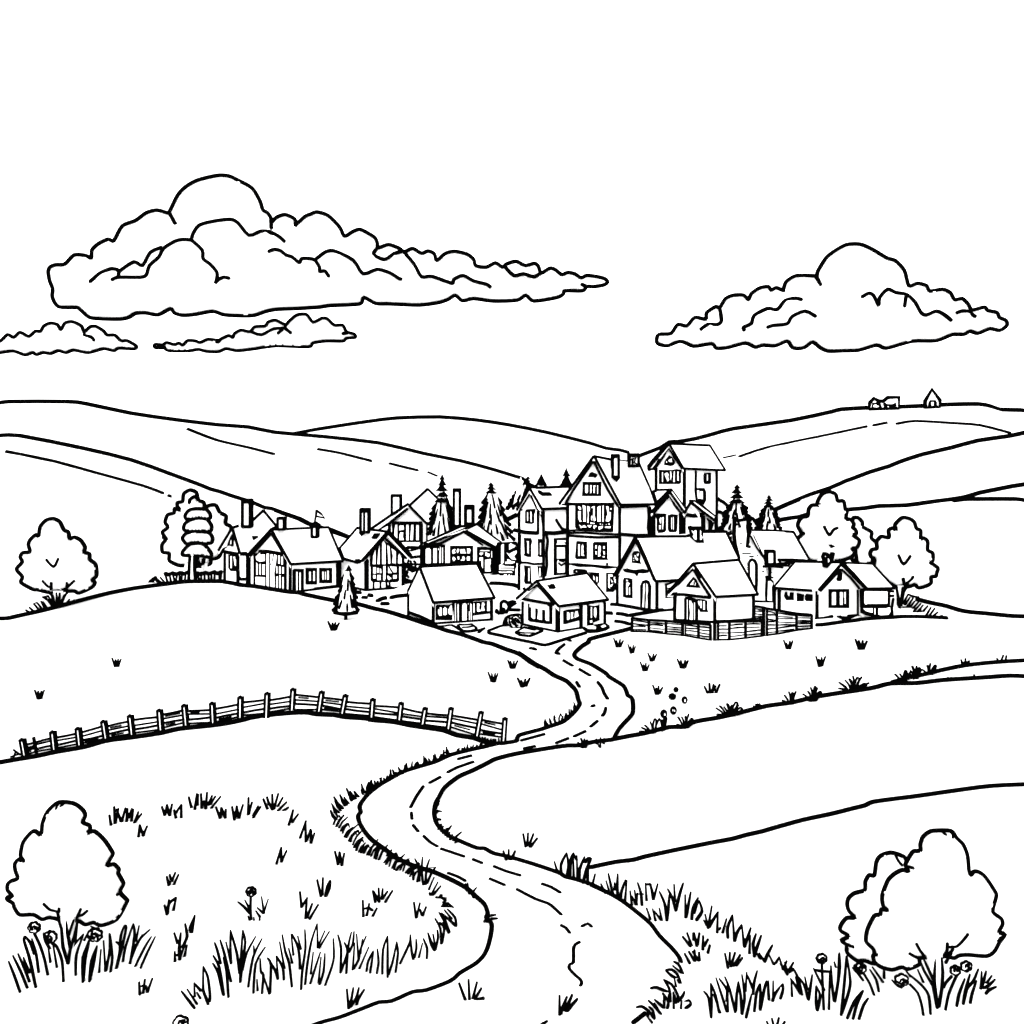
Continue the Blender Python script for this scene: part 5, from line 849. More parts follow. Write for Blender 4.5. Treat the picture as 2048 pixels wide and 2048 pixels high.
# small lean-to clutter between the timbered house and the front house
m = MB(); D = T.ds[2]+.4
blades(m, 'C2', [[(1020, 1140), (1000, 1200), (985, 1250)], [(1040, 1170), (1050, 1250), (1045, 1300)], [(1075, 1175), (1100, 1190), (1095, 1290), (1050, 1310)], [(1000, 1280), (1060, 1300)], [(960, 1300), (1000, 1310), (990, 1340), (955, 1400)], [(985, 1345), (1015, 1385)], [(955, 1420), (1050, 1450)], [(940, 1440), (1040, 1455)], [(960, 1400), (1040, 1430), (1070, 1420)]], 4.8, (1, 1, 1), d=D)
tag(m.build('climbing_plant', 'leaf', None, P(*cv('C2', (1020, 1450)), D)), 'dark scraggly climbing plant between half timbered house and front house', 'plant')

# house behind with high roof
T = house('house', 'tall roofed house behind the half timbered one, five barred windows', 'C2', [(765, 680, 1384), (1178, 690, 1384), (1240, 690, 1370)], 'L', (1010, 470), (610, 755), (1240, 690), (1255, 250), (1600, 580), d=118, offs=(1, 0, 3), group=VG, hid=(), barge=0,
          roof=[(1020, 460, 0), (1255, 245, 2.5), (1610, 585, 2.5), (1245, 690, -.3)])
T.stroke('roof', Flat(T.ds[1]-.1), [(540, 750), (780, 585), (1005, 438), (1030, 455)], 6); T.stroke('roof', 'g', [(640, 755), (760, 690), (995, 500)], 6, .34)
T.stroke('roof', 'g', [(800, 680), (1180, 680)], 6, .3)
T.plate('barred_front', 'g', [(810, 685), (1178, 685), (1178, 925), (880, 925), (810, 830)], [[(838, 700), (868, 700), (868, 905), (845, 890), (825, 830)], [(890, 710), (952, 710), (952, 768), (930, 775), (890, 780)], [(892, 830), (905, 800), (945, 802), (940, 860), (952, 905), (892, 905)], (980, 700, 1015, 908), [(1045, 700), (1078, 700), (1070, 905), (1032, 905)], (1108, 705, 1145, 905)])
T.stroke('wall', 'g', [(810, 690), (812, 830), (880, 920)], 4); T.stroke('wall', 'g', [(745, 770), (770, 800), (960, 1000), (1040, 1090), (1050, 1120)], 5.6)
T.plate('awning', 'g', [(965, 1000), (1000, 980), (1130, 985), (1160, 955), (1185, 970), (1150, 1015), (1060, 1045), (985, 1035)], [(1015, 1018, 1040, 1030)])
T.stroke('wall', 'g', [(1030, 1130), (1090, 1118), (1200, 1110)], 5.6)
T.box('chimney', (795, 330, 908, 560), T.ds[1]+1.5, cap=12); T.done()

# wide gabled house with porch
T = house('house', 'wide low gabled house with twin chimneys behind the front house', 'C3', [(440, 330, 690), (1368, 370, 690), (1470, 300, 660)], 'L', (955, 125), (440, 300), (1362, 352), (1110, 55), (1430, 290), group=VG, hid=(), barge=0,
          roof=[(955, 125, 0), (1110, 55, 2), (1425, 290, 2), (1362, 355, -.4)])
T.poly('roof', [(438, 300, T.ds[0]-.2), (900, 85, T.ds[1]+1), (1110, 55, T.ds[1]+2), (955, 120, T.ds[1]-.2), (490, 312, T.ds[0]-.3)])
T.stroke('roof', 'g', [(540, 318), (640, 308), (950, 150), (1340, 358)], 6, .34); T.stroke('roof', 'g', [(960, 165), (1195, 325)], 3.6, .3); T.stroke('roof', 'g', [(450, 330), (700, 325)], 4, .3)
T.plate('barred_front', 'g', (432, 325, 708, 570), [[(452, 380), (475, 360), (510, 360), (528, 380), (528, 560), (452, 560)], (555, 362, 605, 555), (618, 362, 630, 390), [(645, 340), (658, 345), (658, 555), (632, 555), (632, 440)], (670, 350, 684, 555)])
T.plate('window', 'g', (775, 335, 1068, 548), [[(800, 385), (830, 370), (850, 375), (830, 400), (850, 425), (810, 440), (800, 430)], [(870, 365), (895, 375), (890, 410), (865, 430), (855, 400)], [(905, 375), (965, 372), (970, 410), (985, 432), (905, 432)], [(990, 362), (1030, 365), (1040, 380), (1030, 432), (992, 432)], [(800, 490), (815, 468), (850, 500), (830, 530), (810, 530)], [(865, 468), (895, 468), (895, 510), (875, 515)], [(930, 468), (960, 470), (970, 500), (960, 525), (905, 525), (928, 505)], [(985, 480), (1000, 465), (1030, 468), (1030, 525), (990, 525)]])
T.plate('door', 'g', [(1122, 350), (1230, 350), (1345, 375), (1345, 705), (1225, 700), (1122, 540)], [(1160, 388, 1285, 402), [(1155, 418), (1205, 418), (1195, 445), (1175, 458), (1150, 445)], [(1225, 415), (1245, 415), (1255, 430), (1285, 430), (1285, 470), (1270, 480), (1225, 460)], (1303, 400, 1316, 488), [(1150, 480), (1200, 480), (1200, 628), (1185, 600), (1175, 520), (1150, 520)], [(1222, 510), (1260, 505), (1300, 500), (1300, 560), (1290, 590), (1300, 670), (1245, 692), (1222, 670)]])
T.stroke('wall', 'g', [(1395, 300), (1395, 690)], 7); T.stroke('wall', 'g', [(430, 580), (720, 575), (960, 555), (1120, 548)], 6.5)
T.plate('porch', Flat(T.ds[1]-1.2), [(1040, 80), (1200, 80), (1560, 60), (1640, 330), (1650, 640), (1660, 1300), (1100, 1290), (1105, 960), (1040, 860), (1030, 640)], [[(1130, 150), (1165, 110), (1215, 110), (1215, 620), (1180, 660), (1130, 660)], [(1350, 130), (1390, 80), (1440, 110), (1490, 130), (1540, 150), (1495, 215), (1440, 230), (1350, 275)], [(1280, 340), (1345, 385), (1440, 330), (1570, 280), (1560, 370), (1495, 450), (1550, 555), (1420, 535), (1370, 480)], [(1300, 525), (1340, 530), (1420, 575), (1515, 590), (1515, 630), (1430, 660), (1242, 660), (1242, 608), (1295, 605)], [(1075, 690), (1115, 665), (1200, 690), (1230, 715), (1490, 725), (1490, 770), (1440, 750), (1105, 750), (1105, 800), (1490, 805), (1490, 850), (1440, 832), (1080, 830)], [(1055, 855), (1120, 880), (1290, 880), (1330, 860), (1420, 860), (1460, 910), (1090, 910)], [(1215, 940), (1295, 940), (1270, 1040), (1265, 1130), (1240, 1215), (1190, 1215), (1190, 1020)], [(1350, 945), (1380, 945), (1380, 1180), (1340, 1210), (1300, 1170), (1300, 1080)], (1405, 965, 1437, 1190), [(1550, 640), (1600, 635), (1625, 670), (1625, 1220), (1590, 1265), (1525, 1230), (1522, 810), (1565, 720)]], cr='Y3', t=.5)
T.plate('plinth', Flat(T.ds[1]-.9), [(690, 1010), (920, 950), (1080, 930), (1140, 960), (1140, 1240), (840, 1240)], [[(722, 1028), (790, 995), (930, 968), (1075, 945), (1130, 975), (1105, 1080), (1105, 1215), (840, 1215)]], cr='Y3', t=.3)
T.box('chimney', (222, 640, 318, 1225), T.ds[1]+3, w=5.6, cap=36, cr='C9'); T.box('chimney', (410, 910, 530, 1190), T.ds[1]+2.4, w=7, cap=52, cr='C9'); T.done()

# front house, left
T = house('cottage', 'plain steep roofed front cottage with windowless left gable', 'C3', [(240, 905, 1260), (556, 1075, 1350), (1308, 1035, 1298)], 'L', (382, 605), (240, 902), (558, 1065), (1120, 565), (1347, 1005), group=VG, lw=6)
T.stroke('wall', 'g', [(245, 1190), (400, 1245), (545, 1315)], 6.5)
T.plate('window', 's', [(595, 1130), (610, 1097), (760, 1097), (800, 1085), (800, 1285), (595, 1285)], [[(618, 1150), (630, 1150), (630, 1190), (645, 1200), (645, 1120), (668, 1125), (668, 1235), (635, 1235), (620, 1210)], [(684, 1140), (708, 1120), (735, 1140), (735, 1215), (715, 1230), (684, 1222)], [(752, 1150), (785, 1100), (800, 1095), (800, 1222), (765, 1222), (748, 1200)]])
T.plate('door', 's', [(805, 1060), (1065, 1045), (1065, 1345), (840, 1345)], [(836, 1068, 850, 1310), [(868, 1080), (885, 1080), (885, 1310), (900, 1325), (872, 1325)], [(930, 1090), (945, 1070), (980, 1070), (990, 1090), (990, 1320), (955, 1350), (928, 1320)], (1003, 1070, 1015, 1090), [(1032, 1068), (1055, 1085), (1055, 1340), (1042, 1330), (1042, 1180), (1032, 1170)], (1017, 1175, 1030, 1330)])
T.plate('window', 's', [(1065, 1060), (1240, 1050), (1240, 1185), (1065, 1215)], [(1072, 1070, 1092, 1196), [(1120, 1072), (1150, 1072), (1160, 1090), (1148, 1110), (1148, 1160), (1170, 1160), (1170, 1180), (1120, 1182)], [(1185, 1058), (1215, 1062), (1222, 1090), (1210, 1110), (1222, 1170), (1175, 1175), (1180, 1100)], ])
T.stroke('wall', 's', [(1065, 1215), (1150, 1205), (1295, 1185)], 5); T.stroke('wall', 's', [(1238, 1050), (1238, 1175)], 4)
m = MB()
for l in ([(875, 1368), (900, 1405), (950, 1440), (1040, 1440), (1105, 1420), (1110, 1400), (1065, 1365)], [(890, 1360), (960, 1365), (1060, 1355)], [(935, 1398), (1010, 1395), (1070, 1380)], [(590, 1385), (700, 1380), (790, 1368), (850, 1395), (950, 1455), (1060, 1452), (1150, 1430), (1215, 1410)], [(1140, 1465), (1215, 1405)]): m.tube([G(*p)+Vector((0, 0, .05)) for p in smooth(cl('C3', l), 3)], 5.6)
m.hull([G(*cv('C3', p))+Vector((0, 0, z)) for p in ((880, 1370), (905, 1405), (950, 1430), (1100, 1410), (1060, 1365)) for z in (-.1, .04)], 0); m.build('doorstep', 'stone', T.root, T.loc); T.done()

# front house, middle
T = house('cottage', 'small front cottage with striped end window and overhanging roof', 'Y1', [(368, 680, 1055), (938, 790, 1175), (1685, 680, 1050)], 'L', (590, 340), (268, 620), (948, 745), (1400, 215), (1740, 640), group=VG, lw=5.8)
T.stroke('roof', 'g', [(320, 640), (460, 510), (600, 400), (730, 540), (870, 710)], 5.4, .34)
T.stroke('roof', 'g', [(340, 620), (520, 655), (860, 715)], 6, .3)
T.plate('window', 'g', [(452, 710), (835, 735), (835, 1030), (740, 1025), (480, 985), (452, 960)], [[(500, 725), (520, 722), (565, 765), (565, 950), (530, 950), (500, 920)], [(600, 712), (675, 722), (675, 968), (640, 962), (597, 950), (610, 830)], [(725, 745), (735, 740), (788, 740), (788, 982), (745, 982), (725, 960)]])
for x in (905, 955): T.stroke('wall', 'g' if x == 905 else 's', [(x, 780), (x, 1160)], 4.4)
T.plate('window', 's', [(1032, 830), (1080, 808), (1275, 788), (1300, 820), (1300, 960), (1060, 1028), (1032, 1028)], [[(1080, 838), (1110, 838), (1128, 870), (1128, 950), (1105, 968), (1080, 968)], [(1142, 840), (1185, 840), (1175, 870), (1175, 930), (1200, 930), (1145, 952)], [(1210, 830), (1252, 820), (1262, 870), (1270, 905), (1200, 935), (1205, 870)]])
T.plate('door', 's', [(1290, 735), (1500, 705), (1600, 720), (1600, 965), (1500, 1000), (1500, 1085), (1290, 1085)], [[(1337, 725), (1400, 725), (1400, 1050), (1370, 1080), (1337, 1080)], (1463, 755, 1484, 935), [(1512, 790), (1530, 758), (1555, 770), (1558, 880), (1545, 935), (1515, 905)], [(1432, 712), (1590, 690), (1590, 722), (1530, 742), (1450, 735)], (1450, 970, 1490, 1012)])
m = MB(); m.prism([G(*cv('Y1', p))+Vector((0, 0, .02)) for p in ((1300, 1090), (1350, 1140), (1420, 1190), (1560, 1182), (1700, 1150), (1770, 1110), (1765, 1080), (1690, 1035), (1590, 1035), (1510, 1085))], (0, 0, .12), 1)
m.prism([G(*cv('Y1', p))+Vector((0, 0, .15)) for p in ((1350, 1098), (1505, 1095), (1545, 1118), (1540, 1145), (1420, 1142))], (0, 0, .03), 0); m.prism([G(*cv('Y1', p))+Vector((0, 0, .15)) for p in ((1625, 1105), (1680, 1080), (1708, 1105), (1650, 1128))], (0, 0, .03), 0)
m.build('doorstep', 'stone', T.root, T.loc)
T.plate('skylight', Flat(T.ds[1]-.2), [(758, 405), (800, 408), (830, 388), (870, 392), (900, 440), (870, 465), (800, 465)], t=.05); T.done()
m = MB(); q = [G(*cv('Y1', p))+Vector((0, 0, .06)) for p in ((255, 1195), (385, 1120), (470, 1135), (680, 1170), (560, 1225), (470, 1258), (330, 1240))]
m.prism(q, (0, 0, .07), 0); q = [p+Vector((0, 0, .07)) for p in q]; m.tube(q+[q[0]], 5.6); m.tube([G(*cv('Y1', p))+Vector((0, 0, .14)) for p in ((280, 1200), (400, 1215), (560, 1215))], 5); m.tube([G(*cv('Y1', p))+Vector((0, 0, .14)) for p in ((390, 1130), (480, 1150), (560, 1168))], 5)
tag(m.build('stone_slab', 'stone', None, q[0]), 'flat stone slab lying in the yard before the striped window', 'slab')
# shrub and plant by the middle cottage
D = gd(*cv('Y1', (270, 1105)))
r = empty('bush', P(*cv('Y1', (270, 1105)), D), 'round scribbled bush at the left wall of the small front cottage', 'bush', 'village bushes')
puff('foliage', 'leaf', 'Y1', cl('Y1', [(60, 1050), (62, 985), (110, 915), (190, 885), (300, 875), (350, 905), (352, 1040), (330, 1090), (270, 1105), (205, 1100), (170, 1060), (140, 1045)]), D, .5, [[(120, 930), (110, 1030)], [(150, 920), (150, 990), (175, 1040)], [(170, 935), (215, 985), (260, 1030)], [(190, 925), (240, 970), (300, 1010)], [(210, 915), (270, 905), (320, 940)], [(240, 935), (290, 960), (320, 1010)], [(180, 990), (230, 1040), (290, 1050)], [(85, 960), (80, 1050)], [(100, 940), (95, 1040)], [(250, 1060), (290, 1095)], [(330, 880), (335, 1030)], [(260, 900), (300, 890)]], 4.6, 4, parent=r, loc=r.location)
mm = MB(); mm.tube([r.location-Vector((0, 0, .1)), r.location+Vector((0, .1, .3))], 1, rad=.06, m=0); mm.build('stem', 'timber', r, r.location)
m = MB(); blades(m, 'Y1', [[(10, 700), (60, 660), (130, 690), (200, 670), (265, 690)], [(150, 690), (200, 720), (250, 690)], [(15, 690), (15, 830)], [(120, 690), (145, 760), (100, 850)], [(0, 800), (60, 790), (75, 850)], [(-70, 830), (0, 850), (60, 850)], [(160, 700), (175, 740), (240, 690)], [(150, 740), (165, 790)], [(140, 800), (320, 805)], [(-60, 800), (-20, 860), (30, 800)]], 6.6, (1, 1, 1), d=gd(*cv('Y1', (100, 960)))+.5)
tag(m.build('climbing_plant', 'leaf', None, P(*cv('Y1', (100, 860)), gd(*cv('Y1', (100, 960)))+.5)), 'dark tangled plant in the gap between the two front cottages', 'plant')

# church with long roof
T = house('church', 'church like house with steep gable, arched door, very long roof', 'C6', [(225, 725, 1100), (733, 800, 1185), (1640, 700, 1110)], 'L', (453, 220), (180, 715), (705, 790), (1620, 150), (1800, 505), group=VG, lw=5.8,
          roof=[(453, 220, 1.2), (700, 212, 1.8), (1100, 210, 2.7), (1330, 150, 3.3), (1625, 150, 4.0), (1795, 500, 2.7), (1640, 640, 2.2), (1000, 775, .4), (715, 790, -.4)])
T.stroke('roof', 'g', [(205, 730), (300, 560), (458, 275), (560, 480), (640, 660)], 5, .34); T.stroke('roof', 'g', [(480, 260), (590, 500), (700, 770)], 6.5, .36)
T.plate('window', 'g', [(412, 530), (415, 440), (440, 405), (480, 402), (505, 425), (515, 470), (510, 530), (525, 562), (405, 545)], [[(440, 450), (455, 455), (460, 480), (490, 500), (488, 525), (470, 520), (450, 490)], [(470, 440), (500, 425), (495, 460), (480, 470)], (425, 487, 438, 500), (425, 515, 438, 525)])
T.plate('cornice', 'g', [(298, 640), (350, 625), (400, 640), (450, 645), (540, 632), (632, 650), (632, 672), (550, 685), (490, 680), (470, 728), (450, 690), (320, 668)])
T.plate('window', 'g', [(298, 780), (312, 748), (360, 750), (410, 765), (410, 1003), (345, 1000), (298, 985)], [[(335, 765), (360, 778), (360, 792), (335, 790)], [(335, 805), (362, 800), (385, 815), (350, 860), (358, 890), (358, 965), (335, 965)], (373, 865, 386, 965)])
T.plate('door', 'g', [(520, 1160), (518, 850), (545, 790), (585, 773), (625, 790), (652, 860), (643, 1178)], [[(555, 830), (575, 812), (580, 900), (570, 960), (565, 1145), (540, 1140), (550, 1000)], [(592, 812), (612, 830), (618, 900), (605, 980), (612, 1060), (612, 1145), (582, 1145), (592, 1010)]])
T.plate('window', 's', [(845, 825), (985, 785), (985, 985), (850, 1005)], [[(865, 845), (920, 820), (980, 795), (900, 870), (868, 875)], [(872, 890), (880, 885), (870, 900)], (866, 975, 975, 990)])
T.stroke('wall', 's', [(735, 800), (740, 900), (735, 1185)], 4.4); T.stroke('wall', 's', [(965, 900), (955, 1120), (930, 1160)], 4.6)
T.plate('chimney', Flat(T.ds[1]+2.3), [(1150, 120), (1150, 95), (1185, 80), (1210, 92), (1335, 92), (1325, 160), (1330, 230), (1340, 292), (1245, 292), (1185, 230), (1165, 150)], [[(1175, 130), (1210, 150), (1225, 130), (1245, 130), (1245, 258), (1220, 250), (1190, 210), (1210, 205), (1205, 185)], [(1288, 132), (1300, 135), (1300, 190), (1325, 225), (1312, 255), (1288, 258)]], t=.7); T.done()

# barn in the enclosure
T = house('barn', 'small barn house inside the board fences with triangular loft window', 'C6', [(962, 985, 1300), (1478, 1012, 1330), (1976, 985, 1290)], 'L', (1200, 562), (880, 935), (1492, 990), (1785, 512), (2035, 960), group=VG, lw=5.8)
T.stroke('roof', 'g', [(900, 940), (1040, 790), (1195, 635), (1300, 800), (1420, 985)], 5.6, .34); T.stroke('roof', 'g', [(1225, 640), (1290, 740)], 6, .36)
T.stroke('wall', 'g', [(970, 958), (1090, 960), (1200, 975), (1420, 1000)], 6, .05)
T.plate('window', 'g', [(1110, 855), (1120, 825), (1195, 735), (1235, 775), (1288, 872), (1110, 860)], [[(1158, 835), (1205, 772), (1235, 810), (1232, 845), (1200, 838)]])
q = T.faces['g']; T.plate('vent', q, [(1205, 800), (1218, 790), (1220, 830), (1205, 832)], t=.1)
T.plate('door', 'g', [(1085, 1020), (1098, 995), (1160, 995), (1260, 1030), (1260, 1330), (1130, 1320), (1085, 1295)], [(1119, 1022, 1128, 1290), [(1148, 1035), (1170, 1040), (1200, 1090), (1198, 1310), (1150, 1285), (1160, 1200), (1150, 1110)], (1212, 1060, 1222, 1312)])
T.plate('window', 'g', [(1250, 1020), (1340, 1030), (1375, 1045), (1378, 1150), (1390, 1182), (1295, 1180), (1262, 1120)], [[(1258, 1045), (1280, 1035), (1285, 1110), (1270, 1090)], [(1292, 1035), (1310, 1040), (1308, 1140), (1290, 1130)], (1326, 1045, 1352, 1158)])
T.stroke('wall', 'g', [(975, 960), (965, 1280), (1000, 1305)], 5); T.stroke('wall', 's', [(1500, 1305), (1700, 1300), (1890, 1290)], 5.6); T.done()

# tall house: main block
T = house('tall_house', 'tallest gabled house with long balcony window in the village centre', 'C4', [(872, 705, 1850), (1540, 725, 1850), (1930, 735, 1850)], 'L', (1205, 80), (765, 690), (1552, 705), (1800, 175), (1995, 700), d=95.5, offs=(.6, 0, 3.5), group=VG, lw=5.6, base=False,
          roof=[(1215, 80, 0), (1430, 122, 1.5), (1640, 150, 3), (1795, 185, 3.8), (1925, 480, 3.6), (2000, 700, 3.3), (1552, 705, -.4)])
T.stroke('roof', 'g', [(845, 690), (940, 520), (1195, 150), (1210, 150), (1380, 500), (1520, 725)], 5.6, .34)

T.plate('tie_beam', 'g', (865, 682, 1465, 712)); T.plate('vent', 'g', [(1135, 345), (1160, 300), (1190, 283), (1250, 318), (1245, 335), (1220, 357), (1200, 345)])
T.plate('window', 'g', [(1070, 413), (1300, 413), (1300, 590), (1058, 590)], [[(1095, 450), (1135, 450), (1135, 540), (1115, 562), (1095, 545)], [(1160, 450), (1182, 450), (1182, 548), (1160, 562)], [(1200, 455), (1235, 455), (1222, 480), (1222, 556), (1200, 556)], (1250, 452, 1264, 565)])
T.plate('balcony', 'g', [(970, 712), (1440, 705), (1468, 730), (1455, 1052), (985, 1010), (968, 985)], [[(1005, 722), (1030, 725), (1045, 745), (1045, 772), (1025, 772), (1005, 750)], [(1005, 785), (1042, 785), (1042, 905), (1055, 925), (1025, 925), (1005, 880)], [(1060, 710), (1085, 712), (1107, 725), (1107, 925), (1070, 925), (1070, 770)], [(1122, 720), (1158, 730), (1160, 770), (1140, 800), (1140, 940), (1122, 940), (1130, 840)], [(1172, 740), (1195, 722), (1222, 722), (1222, 850), (1236, 910), (1215, 920), (1190, 870), (1200, 820), (1200, 745)], [(1172, 850), (1185, 840), (1190, 915), (1172, 900)], [(1252, 735), (1275, 720), (1298, 722), (1298, 925), (1252, 925)], [(1320, 715), (1338, 710), (1338, 925), (1316, 925)], [(1365, 722), (1400, 725), (1405, 770), (1385, 790), (1430, 800), (1425, 900), (1400, 925), (1360, 920), (1370, 860), (1385, 830)], (1418, 748, 1440, 770),
   [(1015, 955), (1045, 985), (1090, 965), (1120, 1000), (1060, 998), (1040, 1010)], [(1120, 968), (1185, 965), (1165, 1000), (1145, 1000)], [(1160, 930), (1222, 942), (1222, 955), (1165, 952)], [(1200, 972), (1245, 970), (1245, 985), (1222, 1000), (1215, 1020), (1200, 1010)], [(1265, 985), (1330, 975), (1320, 1010), (1270, 1030)], (1285, 945, 1300, 962), (1313, 955, 1325, 965), (1362, 955, 1375, 965), (1395, 945, 1415, 965), [(1350, 985), (1428, 980), (1425, 1010), (1350, 1005)]])
for l, w in (([(888, 1035), (1000, 1030), (1300, 1045), (1450, 1045)], 4), ([(888, 1065), (1100, 1065), (1300, 1080), (1540, 1085)], 4.6), ([(888, 1100), (1000, 1110), (1250, 1125), (1530, 1120)], 5.6), ([(960, 1035), (955, 1060)], 4)): T.stroke('wall', 'g', l, w)
T.plate('window', 'g', [(968, 1385), (985, 1180), (1010, 1175), (1118, 1187), (1118, 1402), (990, 1402)], [(1005, 1212, 1030, 1366), [(1050, 1230), (1062, 1212), (1078, 1240), (1070, 1270), (1080, 1310), (1070, 1350), (1092, 1365), (1048, 1365)]])
T.plate('window', 'g', [(1198, 1205), (1215, 1187), (1380, 1187), (1380, 1390), (1392, 1412), (1198, 1412)], [(1225, 1225, 1248, 1272), [(1225, 1300), (1248, 1305), (1248, 1350), (1228, 1345)], [(1268, 1240), (1280, 1225), (1300, 1240), (1300, 1290), (1290, 1340), (1300, 1365), (1262, 1378), (1262, 1310)], (1327, 1236, 1352, 1275), [(1327, 1300), (1352, 1305), (1352, 1350), (1330, 1345)], (1320, 1365, 1352, 1385)])
T.plate('cornice', 'g', [(875, 1460), (1000, 1460), (1200, 1478), (1500, 1495), (1505, 1515), (1350, 1528), (1200, 1505), (1010, 1500), (880, 1480)]); T.plate('vent', 'g', (1368, 1458, 1392, 1480))
T.plate('window', 'g', [(1140, 1575), (1275, 1585), (1275, 1700), (1250, 1725), (1200, 1660)], [[(1200, 1610), (1225, 1650), (1215, 1700), (1200, 1660)], [(1238, 1625), (1260, 1640), (1255, 1710), (1238, 1690)]])
T.plate('window', 'g', [(1368, 1585), (1470, 1585), (1470, 1560), (1500, 1560), (1500, 1780), (1455, 1825), (1368, 1825)], [[(1392, 1600), (1450, 1600), (1455, 1625), (1410, 1625), (1405, 1700), (1415, 1790), (1392, 1770)], [(1420, 1650), (1440, 1680), (1460, 1700), (1440, 1710)], [(1470, 1660), (1495, 1660), (1490, 1720), (1470, 1700)], [(1415, 1740), (1460, 1720), (1440, 1760), (1420, 1765)]])
T.plate('window_hood', 'g', [(942, 1585), (945, 1550), (970, 1535), (1090, 1545), (1115, 1560), (1125, 1590)], [(978, 1555, 992, 1572)], t=.3)
T.stroke('wall', 's', [(1550, 735), (1900, 720)], 5.6, .3); T.stroke('wall', 's', [(1560, 1085), (1750, 1100), (1920, 1100)], 7); T.stroke('wall', 's', [(1905, 740), (1910, 860), (1900, 1000), (1915, 1080)], 4.6); T.stroke('wall', 's', [(1550, 1130), (1545, 1300), (1540, 1440)], 5)
T.box('chimney', (1452, 70, 1528, 345), T.ds[1]+.3, w=6, cap=36); T.stroke('roof', Flat(T.ds[1]+.2), [(1450, 330), (1505, 395), (1530, 350)], 7)
T.box('chimney', (1665, 60, 1785, 205), T.ds[1]+2.5, w=6, cap=32); T.stroke('roof', Flat(T.ds[1]+2.4), [(1710, 110), (1705, 190)], 4); T.stroke('roof', Flat(T.ds[1]+2.4), [(1690, 120), (1750, 100), (1730, 160), (1770, 185)], 3.5); T.done()

# narrow gabled wing
T = house('wing_house', 'narrow three storey gabled wing left of the tallest house', 'C4', [(245, 780, 1775), (560, 790, 1775), (868, 770, 1700)], 'L', (378, 495), (215, 770), (525, 785), (905, 470), (872, 745), d=98, offs=(.8, 0, 1.5), group=VG, lw=5.4, base=False,
          roof=[(380, 490, .2), (900, 468, 1.6), (868, 745, 1.2), (545, 765, -.3)])
T.stroke('roof', 'g', [(260, 765), (380, 570), (400, 590), (480, 760), (525, 800)], 4.4, .34)
T.plate('skylight', Flat(T.ds[1]-.2), [(480, 520), (520, 520), (560, 545), (640, 545), (670, 570), (665, 590), (550, 590), (500, 560)], t=.05)
T.stroke('wall', 'g', [(488, 790), (490, 1080)], 5.4, .12); T.stroke('wall', 'g', [(180, 1030), (250, 1045), (320, 1060), (480, 1070)], 8, .12); T.stroke('wall', 'g', [(520, 800), (545, 860), (560, 1000), (565, 1090)], 6, .12)
T.stroke('wall', 's', [(545, 760), (870, 750)], 6, .2); T.stroke('wall', 's', [(570, 1065), (700, 1070), (870, 1050)], 8); T.stroke('wall', 's', [(722, 895), (760, 960), (800, 1015), (850, 1035)], 6)
for l, w in (([(260, 1450), (340, 1450), (440, 1470), (560, 1462)], 4.6), ([(255, 1100), (250, 1300), (258, 1460)], 6)): T.stroke('wall', 'g', l, w, .1)
T.stroke('wall', 's', [(600, 1090), (615, 1170), (600, 1320), (605, 1480), (580, 1620)], 6, .1)
wins(T, 'g', [([(325, 790), (345, 765), (448, 762), (448, 800), (435, 830), (435, 935), (400, 950), (325, 940)], [(348, 800, 362, 915), [(388, 790), (402, 790), (410, 830), (410, 930), (395, 930)]]), ([(308, 1135), (395, 1138), (410, 1180), (397, 1230), (397, 1375), (360, 1375), (302, 1350), (318, 1330)], [[(340, 1172), (372, 1172), (372, 1338), (352, 1325), (350, 1190)]]), ([(488, 1148), (565, 1150), (552, 1200), (552, 1375), (510, 1375), (480, 1355), (492, 1340)], [(514, 1195, 528, 1352)]), ([(310, 1490), (390, 1500), (400, 1700), (420, 1725), (330, 1722), (310, 1690), (320, 1600)], [(362, 1520, 380, 1690)]), ([(485, 1500), (530, 1500), (530, 1640), (500, 1640)], [(504, 1518, 522, 1630)])])
T.stroke('wall', 'g', [(548, 1480), (550, 1630)], 3.4)
T.plate('door', 's', [(700, 1140), (862, 1132), (862, 1600), (700, 1610)], [[(735, 1160), (850, 1160), (850, 1180), (825, 1195), (850, 1220), (722, 1222), (740, 1195)], [(733, 1252), (838, 1252), (838, 1400), (733, 1400)], [(745, 1412), (838, 1412), (838, 1580), (740, 1585), (735, 1440)]])
T.plate('door_handle', 's', [(750, 1405), (835, 1405), (835, 1430), (810, 1442), (770, 1430)], t=.12); T.stroke('wall', 's', [(755, 1455), (790, 1485), (835, 1460)], 4, .14); T.done()

